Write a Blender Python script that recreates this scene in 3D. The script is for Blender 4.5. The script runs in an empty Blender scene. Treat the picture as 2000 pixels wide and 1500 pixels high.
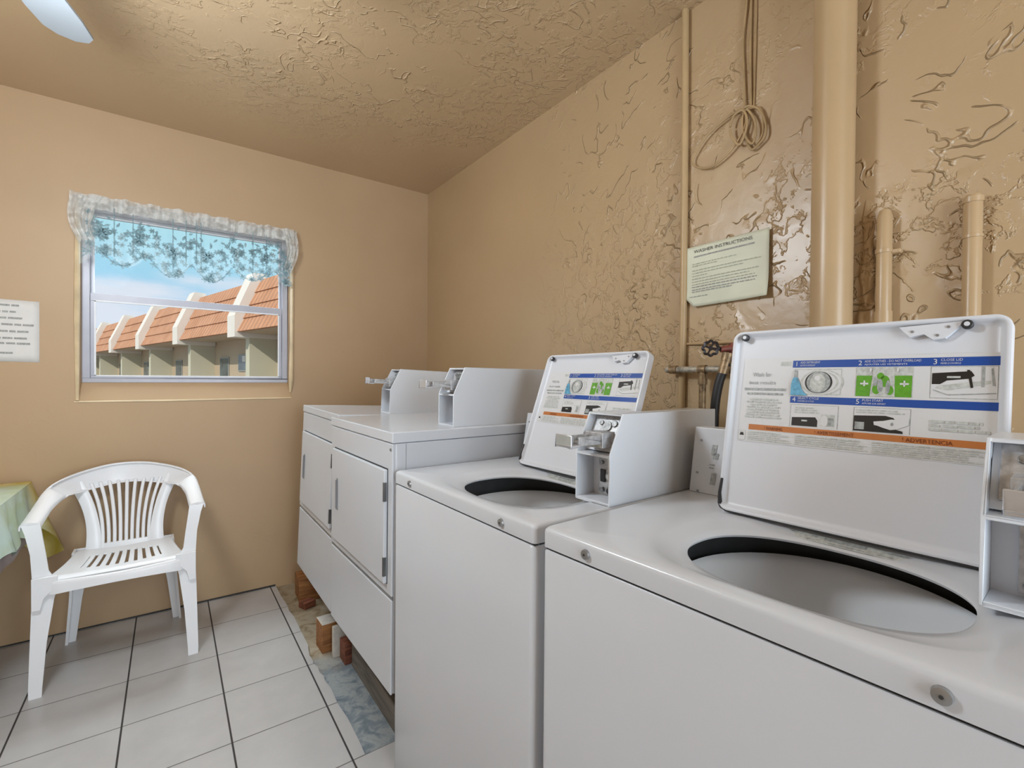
import bpy, bmesh, math, random
from mathutils import Vector, Matrix, noise
random.seed(4)
PI = math.pi
COL = bpy.context.scene.collection

# ------------------------------------------------------------------ room data
XR, YF, ZC = 1.462, 3.032, 2.50          # right wall, far wall, ceiling
XL, YB = -1.75, -1.75                    # left wall, wall behind the camera
TX0, TY0, TT = 0.473, 3.018, 0.3039      # tile grid

# ------------------------------------------------------------------ materials
class NT:
    def __init__(s, name):
        s.m = bpy.data.materials.new(name); s.m.use_nodes = True
        s.t = s.m.node_tree; s.b = s.t.nodes['Principled BSDF']; s.out = s.t.nodes['Material Output']
    def n(s, typ, **kw):
        nd = s.t.nodes.new(typ)
        for k, v in kw.items(): setattr(nd, k, v)
        return nd
    def l(s, a, b): s.t.links.new(a, b)
    def val(s, nd, i, v):
        if hasattr(v, 'is_linked') or hasattr(v, 'links'): s.l(v, nd.inputs[i])
        else: nd.inputs[i].default_value = v
    def math(s, op, a, b=None, c=None, clamp=False):
        nd = s.n('ShaderNodeMath', operation=op); nd.use_clamp = clamp
        s.val(nd, 0, a)
        if b is not None: s.val(nd, 1, b)
        if c is not None: s.val(nd, 2, c)
        return nd.outputs[0]
    def coord(s): return s.n('ShaderNodeTexCoord').outputs['Object']
    def mapping(s, vec, scale=(1,1,1), loc=(0,0,0), rot=(0,0,0)):
        nd = s.n('ShaderNodeMapping'); s.l(vec, nd.inputs[0])
        nd.inputs['Scale'].default_value = scale; nd.inputs['Location'].default_value = loc
        nd.inputs['Rotation'].default_value = rot
        return nd.outputs[0]
    def noise(s, vec, scale, detail=2, rough=.5, dist=0.0):
        nd = s.n('ShaderNodeTexNoise'); s.l(vec, nd.inputs['Vector'])
        nd.inputs['Scale'].default_value = scale; nd.inputs['Detail'].default_value = detail
        nd.inputs['Roughness'].default_value = rough; nd.inputs['Distortion'].default_value = dist
        return nd.outputs['Fac']
    def ramp(s, fac, stops):
        nd = s.n('ShaderNodeValToRGB'); s.l(fac, nd.inputs[0])
        cr = nd.color_ramp
        while len(cr.elements) < len(stops): cr.elements.new(.5)
        for e, (p, c) in zip(cr.elements, stops):
            e.position = p; e.color = (*c, 1) if len(c) == 3 else c
        return nd.outputs[0]
    def mix(s, fac, a, b):
        nd = s.n('ShaderNodeMix', data_type='RGBA')
        s.val(nd, 0, fac)
        for i, v in ((6, a), (7, b)):
            if isinstance(v, tuple): nd.inputs[i].default_value = (*v, 1) if len(v) == 3 else v
            else: s.l(v, nd.inputs[i])
        return nd.outputs[2]
    def smooth(s, v, lo, hi, a=0.0, b=1.0):
        nd = s.n('ShaderNodeMapRange', interpolation_type='SMOOTHSTEP'); s.l(v, nd.inputs[0])
        nd.inputs[1].default_value = lo; nd.inputs[2].default_value = hi
        nd.inputs[3].default_value = a; nd.inputs[4].default_value = b
        return nd.outputs[0]
    def bump(s, h, strength=.3, dist=.01):
        nd = s.n('ShaderNodeBump'); s.l(h, nd.inputs['Height'])
        nd.inputs['Strength'].default_value = strength; nd.inputs['Distance'].default_value = dist
        s.l(nd.outputs[0], s.b.inputs['Normal']); return nd

def simple(name, col, rough=.4, metal=0.0, var=.06, scale=12, bump=0.0, spec=.5, coat=0.0):
    """procedural material: base colour slightly varied by noise"""
    t = NT(name); c = t.coord(); f = t.noise(c, scale, 3)
    lo = tuple(max(0, x*(1-var)) for x in col); hi = tuple(min(1, x*(1+var)) for x in col)
    t.l(t.ramp(f, [(.3, lo), (.7, hi)]), t.b.inputs['Base Color'])
    t.b.inputs['Roughness'].default_value = rough; t.b.inputs['Metallic'].default_value = metal
    t.b.inputs['Specular IOR Level'].default_value = spec
    t.b.inputs['Coat Weight'].default_value = coat
    if bump: t.bump(t.noise(c, scale*6, 4), bump, .003)
    return t.m

WALLC = (.465, .325, .182)
def stucco(name, col, kind):
    t = NT(name); c = t.coord()
    sep = t.n('ShaderNodeSeparateXYZ'); t.l(c, sep.inputs[0])
    fine = t.noise(c, 14, 3, .5)
    worm = t.math('ABSOLUTE', t.math('SUBTRACT', t.noise(c, 7.5, 2.5, .55, .5), .5))
    brk = t.smooth(t.noise(t.mapping(c, loc=(3, 9, 5)), 11, 2), .47, .56)
    ridge = t.math('MULTIPLY', t.smooth(worm, 0.0, .016, .75, 0), brk)
    plat = t.noise(t.mapping(c, loc=(7, 3, 1)), 21, 4, .6, .35)
    ridge2 = t.smooth(plat, .49, .57, 0, 1)
    if kind == 'right':
        zone = t.smooth(sep.outputs[1], 1.95, 1.2, 0, 1)
        m = t.smooth(t.noise(t.mapping(c, loc=(2.2, 0, .6)), 2.6, 2), .38, .52)
        m2 = t.smooth(t.noise(t.mapping(c, loc=(0, 4.1, 2.3)), 3.2, 3), .47, .56)
        low = t.smooth(sep.outputs[2], 2.25, 1.5, .25, 1)
        near = t.math('MULTIPLY', t.math('MULTIPLY', t.smooth(sep.outputs[1], 1.95, 1.6), t.smooth(sep.outputs[1], .92, 1.05)), t.smooth(sep.outputs[2], 2.1, 1.65))
        m2 = t.math('MAXIMUM', m2, t.math('MULTIPLY', near, .85))
        k = t.math('MULTIPLY', zone, 1.0)
        h1 = t.math('MULTIPLY', t.math('MULTIPLY', ridge, m), k)
        h2 = t.math('MULTIPLY', t.math('MULTIPLY', t.math('MULTIPLY', ridge2, m2), k), low)
        s, d, fa = .9, .0085, .26
    elif kind == 'ceil':
        zone = t.smooth(t.math('ADD', sep.outputs[0], t.math('MULTIPLY', sep.outputs[1], -.35)), -1.3, -.5)
        m = t.smooth(t.noise(c, 1.7, 2), .42, .56)
        m2 = t.smooth(t.noise(t.mapping(c, loc=(0, 4.1, 2.3)), 2.0, 3), .40, .54)
        far = t.smooth(sep.outputs[1], 2.9, 2.2)
        k = t.math('MULTIPLY', zone, far)
        h1 = t.math('MULTIPLY', t.math('MULTIPLY', ridge, m), k)
        h2 = t.math('MULTIPLY', t.math('MULTIPLY', ridge2, m2), k)
        s, d, fa = .8, .0065, .25
    else:
        m = t.smooth(t.noise(c, 1.7, 2), .5, .7)
        low = t.smooth(sep.outputs[2], 1.2, .9, .05, .45)
        h1 = t.math('MULTIPLY', t.math('MULTIPLY', ridge, m), low)
        h2 = t.math('MULTIPLY', t.math('MULTIPLY', ridge2, m), low)
        s, d, fa = .35, .005, .35
    H = t.math('ADD', t.math('MULTIPLY', fine, fa), t.math('ADD', h1, t.math('MULTIPLY', h2, .45)))
    t.bump(H, s, d)
    f = t.noise(c, 1.8, 3); f2 = t.noise(c, 60, 2)
    base = t.ramp(f, [(.3, tuple(x*.95 for x in col)), (.7, tuple(min(1, x*1.05) for x in col))])
    dirt = t.math('MULTIPLY', t.math('MULTIPLY', t.smooth(f2, .60, .72), h2), .35)
    t.l(t.mix(dirt, base, (.20, .12, .05)), t.b.inputs['Base Color'])
    t.b.inputs['Roughness'].default_value = .34 if kind != 'plain' else .5
    t.b.inputs['Specular IOR Level'].default_value = .8 if kind != 'plain' else .45
    return t.m

M = {}
M['wall_r'] = stucco('painted_stucco_right', WALLC, 'right')
M['ceil'] = stucco('painted_stucco_ceiling', (.50, .355, .21), 'ceil')
M['wall'] = stucco('painted_plaster', (.455, .312, .182), 'plain')
M['pipe'] = simple('painted_pipe', (.48, .335, .188), .33, var=.05, scale=5)
M['pipe_thin'] = simple('painted_conduit', (.47, .33, .175), .4, var=.08, scale=5)
M['casing'] = simple('painted_casing', (.66, .52, .33), .35, var=.15, scale=9)

def tile_mat():
    t = NT('floor_tile'); c = t.coord()
    sep = t.n('ShaderNodeSeparateXYZ'); t.l(c, sep.inputs[0])
    u = t.math('DIVIDE', t.math('SUBTRACT', sep.outputs[0], TX0), TT)
    v = t.math('DIVIDE', t.math('SUBTRACT', sep.outputs[1], TY0), TT)
    def line(w, half):
        fr = t.math('FRACT', w); d = t.math('MINIMUM', fr, t.math('SUBTRACT', 1.0, fr))
        return t.smooth(d, half*.7, half*1.3, 1, 0), d
    lu, du = line(u, .0095); lv, dv = line(v, .0068)
    cell = t.n('ShaderNodeCombineXYZ'); t.l(t.math('FLOOR', u), cell.inputs[0]); t.l(t.math('FLOOR', v), cell.inputs[1])
    wn = t.n('ShaderNodeTexWhiteNoise', noise_dimensions='3D'); t.l(cell.outputs[0], wn.inputs['Vector'])
    f = t.noise(c, 9, 4, .6)
    base = t.ramp(f, [(.3, (.435, .42, .412)), (.7, (.49, .472, .462))])
    base = t.mix(t.math('MULTIPLY', wn.outputs['Value'], .25), base, (.42, .41, .405))
    base = t.mix(lv, base, (.13, .118, .108))
    base = t.mix(lu, base, (.035, .03, .028))
    t.l(base, t.b.inputs['Base Color'])
    g = t.math('MAXIMUM', lu, lv)
    t.l(t.smooth(g, 0, 1, .30, .8), t.b.inputs['Roughness'])
    h = t.math('ADD', t.math('SUBTRACT', 1.0, g), t.math('MULTIPLY', t.noise(c, 40, 3), .12))
    t.bump(h, .35, .002)
    return t.m
M['tile'] = tile_mat()

def slab_mat():
    t = NT('bare_slab'); c = t.coord()
    sep = t.n('ShaderNodeSeparateXYZ'); t.l(c, sep.inputs[0])
    f = t.noise(c, 14, 5, .65, .7); f2 = t.noise(c, 5, 3, .6)
    blue = t.ramp(f, [(.30, (.10, .13, .155)), (.46, (.18, .21, .235)), (.56, (.30, .32, .32)), (.7, (.20, .225, .24))])
    tan = t.ramp(f, [(.30, (.16, .11, .055)), (.5, (.33, .26, .17)), (.7, (.40, .35, .27))])
    k = t.math('ADD', sep.outputs[1], t.math('MULTIPLY', t.math('SUBTRACT', f2, .5), .5))
    t.l(t.mix(t.smooth(k, 2.02, 2.2), blue, tan), t.b.inputs['Base Color'])
    t.b.inputs['Roughness'].default_value = .7
    t.bump(f, .6, .006)
    return t.m
M['slab'] = slab_mat()

def enamel(name, col, rough=.22, orange=.05):
    t = NT(name); c = t.coord()
    f = t.noise(c, 3, 2)
    t.l(t.ramp(f, [(.3, tuple(x*.985 for x in col)), (.7, tuple(min(1, x*1.015) for x in col))]), t.b.inputs['Base Color'])
    t.b.inputs['Roughness'].default_value = rough
    t.bump(t.noise(c, 160, 2), orange, .0008)
    return t.m
M['enamel'] = enamel('white_enamel', (.60, .62, .66))
M['enamel_b'] = enamel('white_meter_enamel', (.68, .705, .75), .3)
M['enamel_side'] = enamel('white_enamel_panel', (.58, .60, .64), .25)
M['inner_lid'] = enamel('white_lid_liner', (.66, .68, .73), .38)
M['tub'] = simple('tub_plastic', (.80, .81, .83), .35, var=.03, scale=4)
M['seam'] = simple('dark_seam', (.03, .03, .03), .6, var=.3)
M['black'] = simple('black_rubber', (.02, .02, .022), .45, var=.3)
M['steel'] = simple('brushed_steel', (.50, .50, .51), .35, metal=.45, var=.25, scale=90)
M['steel_d'] = simple('worn_steel', (.28, .28, .28), .35, metal=.8, var=.5, scale=120)
M['chrome'] = simple('chrome', (.62, .62, .64), .25, metal=.6, var=.1)
M['handle'] = simple('grey_handle', (.20, .20, .21), .45, var=.1)
M['hinge'] = simple('dark_hinge', (.09, .09, .09), .5, var=.3)
M['screw'] = simple('screw_grey', (.30, .30, .30), .35, metal=.6, var=.15)
M['plastic'] = enamel('chair_plastic', (.80, .80, .82), .28, .03)
M['alu'] = simple('window_aluminium', (.40, .40, .45), .4, metal=.15, var=.05)
M['alu_l'] = simple('window_bead', (.78, .80, .84), .4, var=.04)
M['paper'] = simple('paper', (.70, .68, .66), .7, var=.03)
M['paper_g'] = simple('aged_paper', (.66, .68, .55), .55, var=.07, scale=6)
M['ink'] = simple('ink', (.10, .10, .10), .7, var=.2)
M['ink_l'] = simple('faded_ink', (.33, .33, .32), .7, var=.3, scale=200)
M['ink_g'] = simple('faded_ink_on_aged_paper', (.40, .41, .34), .7, var=.3, scale=200)
M['d_white'] = simple('decal_white', (.66, .665, .68), .4, var=.02)
M['d_blue'] = simple('decal_blue', (.005, .062, .33), .4, var=.06)
M['d_cyan'] = simple('decal_cyan', (.10, .33, .50), .4, var=.35, scale=150)
M['d_green'] = simple('decal_green', (.10, .33, .012), .4, var=.15, scale=120)
M['d_grey'] = simple('decal_grey', (.33, .35, .35), .4, var=.35, scale=160)
M['d_lgrey'] = simple('decal_light_grey', (.50, .52, .50), .4, var=.2, scale=160)
M['d_black'] = simple('decal_black', (.008, .006, .005), .4, var=.2)
M['d_orange'] = simple('decal_orange', (.50, .17, .04), .4, var=.08)
M['d_brown'] = simple('decal_brown', (.16, .035, .01), .4, var=.08)
M['brass'] = simple('tarnished_brass', (.30, .21, .12), .45, metal=.5, var=.5, scale=70)
M['red'] = simple('red_brown_valve', (.17, .045, .03), .5, var=.5, scale=60)
M['pipe_silver'] = simple('chipped_silver_pipe', (.42, .39, .33), .4, metal=.2, var=.6, scale=70)
M['wheel'] = simple('valve_wheel_metal', (.035, .03, .035), .35, metal=.3, var=.5, scale=60)
M['wire'] = simple('painted_cord', (.42, .29, .15), .5, var=.15)
M['liner'] = simple('white_liner', (.42, .36, .36), .7, var=.06)
M['wood_top'] = simple('pale_wood', (.52, .49, .44), .7, var=.15, scale=30)

def wood(name, a, b, axis=0, s=1):
    t = NT(name); c = t.coord()
    sc = [40*s, 40*s, 40*s]; sc[axis] = 4*s
    f = t.noise(t.mapping(c, scale=tuple(sc)), 1, 4, .6, 1.2)
    t.l(t.ramp(f, [(.3, a), (.7, b)]), t.b.inputs['Base Color'])
    t.b.inputs['Roughness'].default_value = .7; t.bump(f, .4, .002)
    return t.m
M['wood_o'] = wood('orange_wood', (.16, .055, .015), (.42, .19, .06))
M['wood_r'] = wood('red_brown_wood', (.08, .02, .01), (.30, .10, .05))
M['wood_g'] = wood('grey_wood', (.07, .06, .05), (.22, .20, .17), 1)

def cloth_mat():
    t = NT('yellow_green_cloth'); c = t.coord()
    f = t.noise(c, 9, 4, .6, .6); f2 = t.noise(c, 70, 3)
    sep = t.n('ShaderNodeSeparateXYZ'); t.l(c, sep.inputs[0])
    col = t.ramp(f, [(.34, (.46, .55, .33)), (.5, (.50, .60, .46)), (.64, (.55, .66, .60))])
    back = t.smooth(t.math('ADD', sep.outputs[1], t.math('MULTIPLY', f, .12)), .33, .44)
    col = t.mix(back, col, t.ramp(f, [(.4, (.55, .42, .06)), (.6, (.66, .57, .25))]))
    t.l(col, t.b.inputs['Base Color']); t.b.inputs['Roughness'].default_value = .45
    t.bump(f2, .3, .002)
    return t.m
M['cloth'] = cloth_mat()

def glass_mat():
    t = NT('window_glass')
    g = t.n('ShaderNodeBsdfGlossy'); g.inputs['Roughness'].default_value = .02
    tr = t.n('ShaderNodeBsdfTransparent'); tr.inputs[0].default_value = (.95, .97, .97, 1)
    mx = t.n('ShaderNodeMixShader'); fr = t.n('ShaderNodeFresnel'); fr.inputs[0].default_value = 1.35
    t.l(t.math('MULTIPLY', fr.outputs[0], .02), mx.inputs[0]); t.l(tr.outputs[0], mx.inputs[1]); t.l(g.outputs[0], mx.inputs[2])
    t.l(mx.outputs[0], t.out.inputs[0]); return t.m
M['glass'] = glass_mat()

def sheer(name, col, alpha, nscale=0.0):
    t = NT(name)
    d = t.n('ShaderNodeBsdfDiffuse'); d.inputs[0].default_value = (*col, 1)
    tl = t.n('ShaderNodeBsdfTranslucent'); tl.inputs[0].default_value = (*col, 1)
    m1 = t.n('ShaderNodeMixShader'); m1.inputs[0].default_value = .35
    t.l(d.outputs[0], m1.inputs[1]); t.l(tl.outputs[0], m1.inputs[2])
    tr = t.n('ShaderNodeBsdfTransparent'); m2 = t.n('ShaderNodeMixShader')
    if nscale:
        f = t.noise(t.coord(), nscale, 2)
        t.l(t.smooth(f, .35, .65, alpha*.6, min(1, alpha*1.4)), m2.inputs[0])
    else: m2.inputs[0].default_value = alpha
    t.l(tr.outputs[0], m2.inputs[1]); t.l(m1.outputs[0], m2.inputs[2]); t.l(m2.outputs[0], t.out.inputs[0])
    return t.m
M['sheer'] = sheer('sheer_net', (.85, .92, .92), .20)
M['lace'] = sheer('backlit_lace_motif', (.25, .36, .40), .78, 160)  # white lace; its dark backlit silhouette is put into the colour
M['lace_w'] = sheer('gathered_lace', (.80, .80, .78), .88, 30)

# exterior
M['x_tile'] = None
def roof_tile():
    t = NT('terracotta_roof'); c = t.coord()
    sep = t.n('ShaderNodeSeparateXYZ'); t.l(c, sep.inputs[0])
    f = t.noise(c, 1.2, 3)
    col = t.ramp(f, [(.3, (.48, .225, .12)), (.7, (.58, .29, .165))])
    t.l(col, t.b.inputs['Base Color']); t.b.inputs['Roughness'].default_value = .8
    w = t.math('SINE', t.math('MULTIPLY', sep.outputs[0], 18.0))
    t.bump(w, .8, .05)
    return t.m
M['x_tile'] = roof_tile()
M['x_white'] = simple('white_stucco', (.72, .66, .60), .8, var=.03, scale=1)
M['x_fin'] = simple('pale_stucco', (.56, .52, .40), .8, var=.03, scale=1)
M['x_wall'] = simple('tan_stucco', (.50, .385, .27), .8, var=.06, scale=.6)
M['x_glass'] = simple('dark_panes', (.09, .11, .12), .2, var=.4, scale=2)
M['x_frame'] = simple('grey_frames', (.33, .33, .31), .6, var=.1)
M['x_ground'] = simple('pavement', (.30, .29, .27), .9, var=.1, scale=1)

# ------------------------------------------------------------------ mesh tools
def obj(name, bm, mats, parent=None, smooth=True, bevel=0, bseg=2, auto=35):
    me = bpy.data.meshes.new(name)
    bmesh.ops.remove_doubles(bm, verts=bm.verts, dist=1e-6)
    bmesh.ops.recalc_face_normals(bm, faces=bm.faces)
    bm.to_mesh(me); bm.free()
    if not isinstance(mats, (list, tuple)): mats = [mats]
    for m in mats: me.materials.append(m)
    o = bpy.data.objects.new(name, me); COL.objects.link(o)
    if parent: o.parent = parent
    if smooth:
        for p in me.polygons: p.use_smooth = True
        me.set_sharp_from_angle(angle=math.radians(auto))
    if bevel:
        b = o.modifiers.new('bevel', 'BEVEL'); b.width = bevel; b.segments = bseg
        b.limit_method = 'ANGLE'; b.angle_limit = math.radians(30); b.harden_normals = True
    return o
def tag(o, label=None, cat=None, group=None, kind=None):
    if label: o['label'] = label
    if cat: o['category'] = cat
    if group: o['group'] = group
    if kind: o['kind'] = kind
    return o
def thing(name, label, cat, loc=(0,0,0), rot=(0,0,0), group=None):
    o = bpy.data.objects.new(name, None); COL.objects.link(o); o.empty_display_size = .1
    o.location = loc; o.rotation_euler = rot
    return tag(o, label, cat, group)
def B(): return bmesh.new()
def box(bm, x0, y0, z0, x1, y1, z1, mi=0, mat=None):
    vs = [bm.verts.new((x, y, z)) for x in (x0, x1) for y in (y0, y1) for z in (z0, z1)]
    if mat is not None:
        for v in vs: v.co = mat @ v.co
    for f in ((0,1,3,2),(4,6,7,5),(0,4,5,1),(2,3,7,6),(0,2,6,4),(1,5,7,3)):
        fc = bm.faces.new([vs[i] for i in f]); fc.material_index = mi
    return vs
def prism(bm, pts, a, b, axis='y', mi=0, mat=None):
    """pts polygon in the two other axes, extruded from a to b along axis"""
    def mk(p, q):
        if axis == 'y': v = Vector((p[0], q, p[1]))
        elif axis == 'x': v = Vector((q, p[0], p[1]))
        else: v = Vector((p[0], p[1], q))
        return mat @ v if mat is not None else v
    A = [bm.verts.new(mk(p, a)) for p in pts]; Bv = [bm.verts.new(mk(p, b)) for p in pts]
    n = len(pts)
    for i in range(n):
        f = bm.faces.new((A[i], A[(i+1) % n], Bv[(i+1) % n], Bv[i])); f.material_index = mi
    for L in (A, Bv):
        f = bm.faces.new(L); f.material_index = mi
def frame_of(d):
    d = d.normalized(); up = Vector((0,0,1)) if abs(d.z) < .9 else Vector((1,0,0))
    a = d.cross(up).normalized(); return a, a.cross(d).normalized()
def tube(bm, pts, r, seg=12, mi=0, cap=True, closed=False):
    pts = [Vector(p) for p in pts]; n = len(pts); rings = []
    R = r if isinstance(r, (list, tuple)) else [r]*n
    a = None
    for i, p in enumerate(pts):
        if closed: d = pts[(i+1) % n]-pts[i-1]
        else: d = pts[min(i+1, n-1)]-pts[max(i-1, 0)]
        d.normalize()
        if a is None: a, b = frame_of(d)
        else:
            a = (a - d*a.dot(d)).normalized(); b = a.cross(d).normalized()
        rings.append([bm.verts.new(p+(a*math.cos(t)+b*math.sin(t))*R[i]) for t in [2*PI*k/seg for k in range(seg)]])
    m = n if closed else n-1
    for i in range(m):
        A, Bq = rings[i], rings[(i+1) % n]
        for k in range(seg):
            f = bm.faces.new((A[k], A[(k+1) % seg], Bq[(k+1) % seg], Bq[k])); f.material_index = mi
    if cap and not closed:
        for L in (rings[0], rings[-1]):
            f = bm.faces.new(L); f.material_index = mi
def cyl(bm, p, d, r, h, seg=20, mi=0, r2=None):
    p = Vector(p); d = Vector(d).normalized()
    tube(bm, [p, p+d*h], [r, r if r2 is None else r2], seg, mi)
def loops(bm, L, closed=True, mi=0):
    """bridge successive vertex loops given as coordinate lists"""
    V = [[bm.verts.new(p) for p in lp] for lp in L]
    for A, Bq in zip(V, V[1:]):
        n = len(A)
        for k in range(n if closed else n-1):
            f = bm.faces.new((A[k], A[(k+1) % n], Bq[(k+1) % n], Bq[k])); f.material_index = mi
    return V
def grid(bm, fn, nu, nv, mi=0, skip=None):
    V = [[bm.verts.new(fn(i/nu, j/nv)) for j in range(nv+1)] for i in range(nu+1)]
    for i in range(nu):
        for j in range(nv):
            if skip and skip(i, j): continue
            f = bm.faces.new((V[i][j], V[i+1][j], V[i+1][j+1], V[i][j+1])); f.material_index = mi
    return V
def spline(pts, k=8, closed=False):
    pts = [Vector(p) for p in pts]; out = []; n = len(pts)
    def g(i): return pts[i % n] if closed else pts[max(0, min(n-1, i))]
    for i in range(n if closed else n-1):
        p0, p1, p2, p3 = g(i-1), g(i), g(i+1), g(i+2)
        for s in range(k):
            t = s/k
            out.append(.5*((2*p1)+(p2-p0)*t+(2*p0-5*p1+4*p2-p3)*t*t+(3*p1-p0-3*p2+p3)*t**3))
    if not closed: out.append(pts[-1])
    return out
def text_into(bm, s, size, mat4, mi=0, align='LEFT', width=None):
    """letters as flat mesh, laid in the plane of mat4 (x right, y up)"""
    cu = bpy.data.curves.new('t', 'FONT'); cu.body = s; cu.size = size; cu.align_x = align
    cu.resolution_u = 2
    o = bpy.data.objects.new('t', cu); COL.objects.link(o)
    bpy.context.view_layer.update()
    me = bpy.data.meshes.new_from_object(o.evaluated_get(bpy.context.evaluated_depsgraph_get()))
    sx = 1.0
    if width and me.vertices:
        w = max(v.co.x for v in me.vertices)-min(v.co.x for v in me.vertices)
        if w > 0: sx = width/w
    base = len(bm.verts)
    vs = [bm.verts.new(mat4 @ Vector((v.co.x*sx, v.co.y, 0))) for v in me.vertices]
    for p in me.polygons:
        try:
            f = bm.faces.new([vs[i] for i in p.vertices]); f.material_index = mi
        except ValueError: pass
    bpy.data.objects.remove(o); bpy.data.curves.remove(cu); bpy.data.meshes.remove(me)

# ------------------------------------------------------------------ setting
def build_room():
    # floor: tiled part (z 0) with a strip of bare slab along the machines
    bm = B()
    YE = TY0-5*TT
    edge = [(.512, YE), (.515, 1.56), (.516, 1.70), (.509, 1.80), (.513, 1.90), (.506, 1.96), (.509, 2.00), (.502, 2.03), (.505, 2.07), (.496, 2.11), (.500, 2.14),
            (.497, 2.18), (.502, 2.22), (.511, 2.27), (.511, 2.40), (.513, 2.58), (.505, 2.66), (.509, 2.72), (.503, 2.86), (.500, YF+.1)]
    def poly(pts, z, mi): 
        f = bm.faces.new([bm.verts.new((x, y, z)) for x, y in pts]); f.material_index = mi
    poly([(XL-.1, YE)] + edge + [(XL-.1, YF+.1)], 0, 0)
    poly([(XL-.1, YB-.1), (.66, YB-.1), (.66, YE), (XL-.1, YE)], 0, 0)
    poly([(.66, YB-.1), (XR+.1, YB-.1), (XR+.1, YE), (.66, YE)], 0, 0)
    poly(edge + [(XR+.1, YF+.1), (XR+.1, YE)], -.012, 1)
    for a, b in zip(edge, edge[1:]):
        f = bm.faces.new([bm.verts.new((a[0], a[1], 0)), bm.verts.new((b[0], b[1], 0)), bm.verts.new((b[0], b[1], -.012)), bm.verts.new((a[0], a[1], -.012))]); f.material_index = 1
    f = bm.faces.new([bm.verts.new(p) for p in ((.512, YE, 0), (XR+.1, YE, 0), (XR+.1, YE, -.012), (.512, YE, -.012))]); f.material_index = 1
    box(bm, XL-.1, YB-.1, -.15, XR+.1, YF+.1, -.02, 1)
    tag(obj('floor', bm, [M['tile'], M['slab']], smooth=False), kind='structure')
    # ceiling
    bm = B(); box(bm, XL-.1, YB-.1, ZC, XR+.1, YF+.14, ZC+.12)
    tag(obj('ceiling', bm, M['ceil'], smooth=False), kind='structure')
    # right wall
    bm = B(); box(bm, XR, YB-.1, -.15, XR+.12, YF+.14, ZC)
    tag(obj('wall_right', bm, M['wall_r'], smooth=False), kind='structure')
    # far wall with window opening, sloped sill
    wx0, wx1, wz0, wz1, yb = -.356, .585, 1.093, 2.064, YF+.14
    ix0, ix1, iz0, iz1, yi = -.345, .574, 1.184, 2.055, YF+.06
    bm = B()
    def q(*p): bm.faces.new([bm.verts.new(v) for v in p])
    X0, X1 = XL-.1, XR+.1
    for y in (YF, yb):
        a0, a1, b0, b1 = (wx0, wx1, wz0, wz1) if y == YF else (ix0, ix1, iz0, iz1)
        xs = [X0, a0, a1, X1]; zs = [-.15, b0, b1, ZC]
        for i in range(3):
            for j in range(3):
                if i == 1 and j == 1: continue
                q((xs[i], y, zs[j]), (xs[i+1], y, zs[j]), (xs[i+1], y, zs[j+1]), (xs[i], y, zs[j+1]))
    O = [(wx0, YF, wz0), (wx1, YF, wz0), (wx1, YF, wz1), (wx0, YF, wz1)]
    I = [(ix0, yi, iz0), (ix1, yi, iz0), (ix1, yi, iz1), (ix0, yi, iz1)]
    K = [(ix0, yb, iz0), (ix1, yb, iz0), (ix1, yb, iz1), (ix0, yb, iz1)]
    for k in range(4):
        q(O[k], O[(k+1) % 4], I[(k+1) % 4], I[k]); q(I[k], I[(k+1) % 4], K[(k+1) % 4], K[k])
    tag(obj('wall_far', bm, M['wall'], smooth=False), kind='structure')
    # left wall with doorway-free plain plaster; back wall with an unseen opening made up to let light in
    bm = B(); box(bm, XL-.12, YB-.1, -.15, XL, YF+.14, ZC)
    tag(obj('wall_left', bm, M['wall'], smooth=False), kind='structure')
    bm = B()
    box(bm, XL, YB-.12, -.15, -.2, YB, ZC); box(bm, 1.0, YB-.12, -.15, XR, YB, ZC); box(bm, -.2, YB-.12, 2.1, 1.0, YB, ZC)
    tag(obj('wall_back', bm, M['wall'], smooth=False), kind='structure')
    # dark joint between far wall and tiles
    bm = B(); prism(bm, [(-.62, YF-.003), (-.30, YF-.004), (-.1, YF-.007), (.50, YF-.009), (.50, YF+.002), (-.62, YF+.002)], 0, .006, 'z')
    tag(obj('trim_1', bm, M['seam'], smooth=False), kind='structure')
    # raised painted casing strips round the window
    bm = B()
    def strip(pts, w, d=.006):
        tube(bm, pts, w, 8)
    strip([(wx0+.001, YF-.002, 1.10), (wx0, YF-.002, 1.5), (wx0+.003, YF-.002, 1.9), (wx0+.002, YF-.002, 2.06)], [.007, .012, .011, .009])
    strip([(wx1, YF-.002, 2.065), (wx1+.001, YF-.004, 1.8), (wx1, YF-.004, 1.4), (wx1-.003, YF-.005, 1.20), (wx1-.006, YF-.002, 1.13)], [.007, .010, .011, .013, .006])
    strip([(wx0-.01, YF-.001, wz0), (0, YF-.001, wz0-.002), (wx1, YF-.001, wz0+.002)], [.004, .005, .003])
    tag(obj('trim_2', bm, M['casing']), kind='structure')

    # window: frame, two sashes, glass
    root = bpy.data.objects.new('window_1', None); COL.objects.link(root)
    root.location = (.11, YF+.085, 1.184); tag(root, kind='structure')
    x0, x1, z1 = ix0-.11, ix1-.11, iz1-1.184
    bm = B(); fw = .03
    box(bm, x0, -.028, 0, x1, .03, .022); box(bm, x0, -.028, z1-fw, x1, .03, z1)
    box(bm, x0, -.028, .022, x0+fw, .03, z1-fw); box(bm, x1-fw, -.028, .022, x1, .03, z1-fw)
    obj('window_frame', bm, M['alu'], root, bevel=.002)
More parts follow.
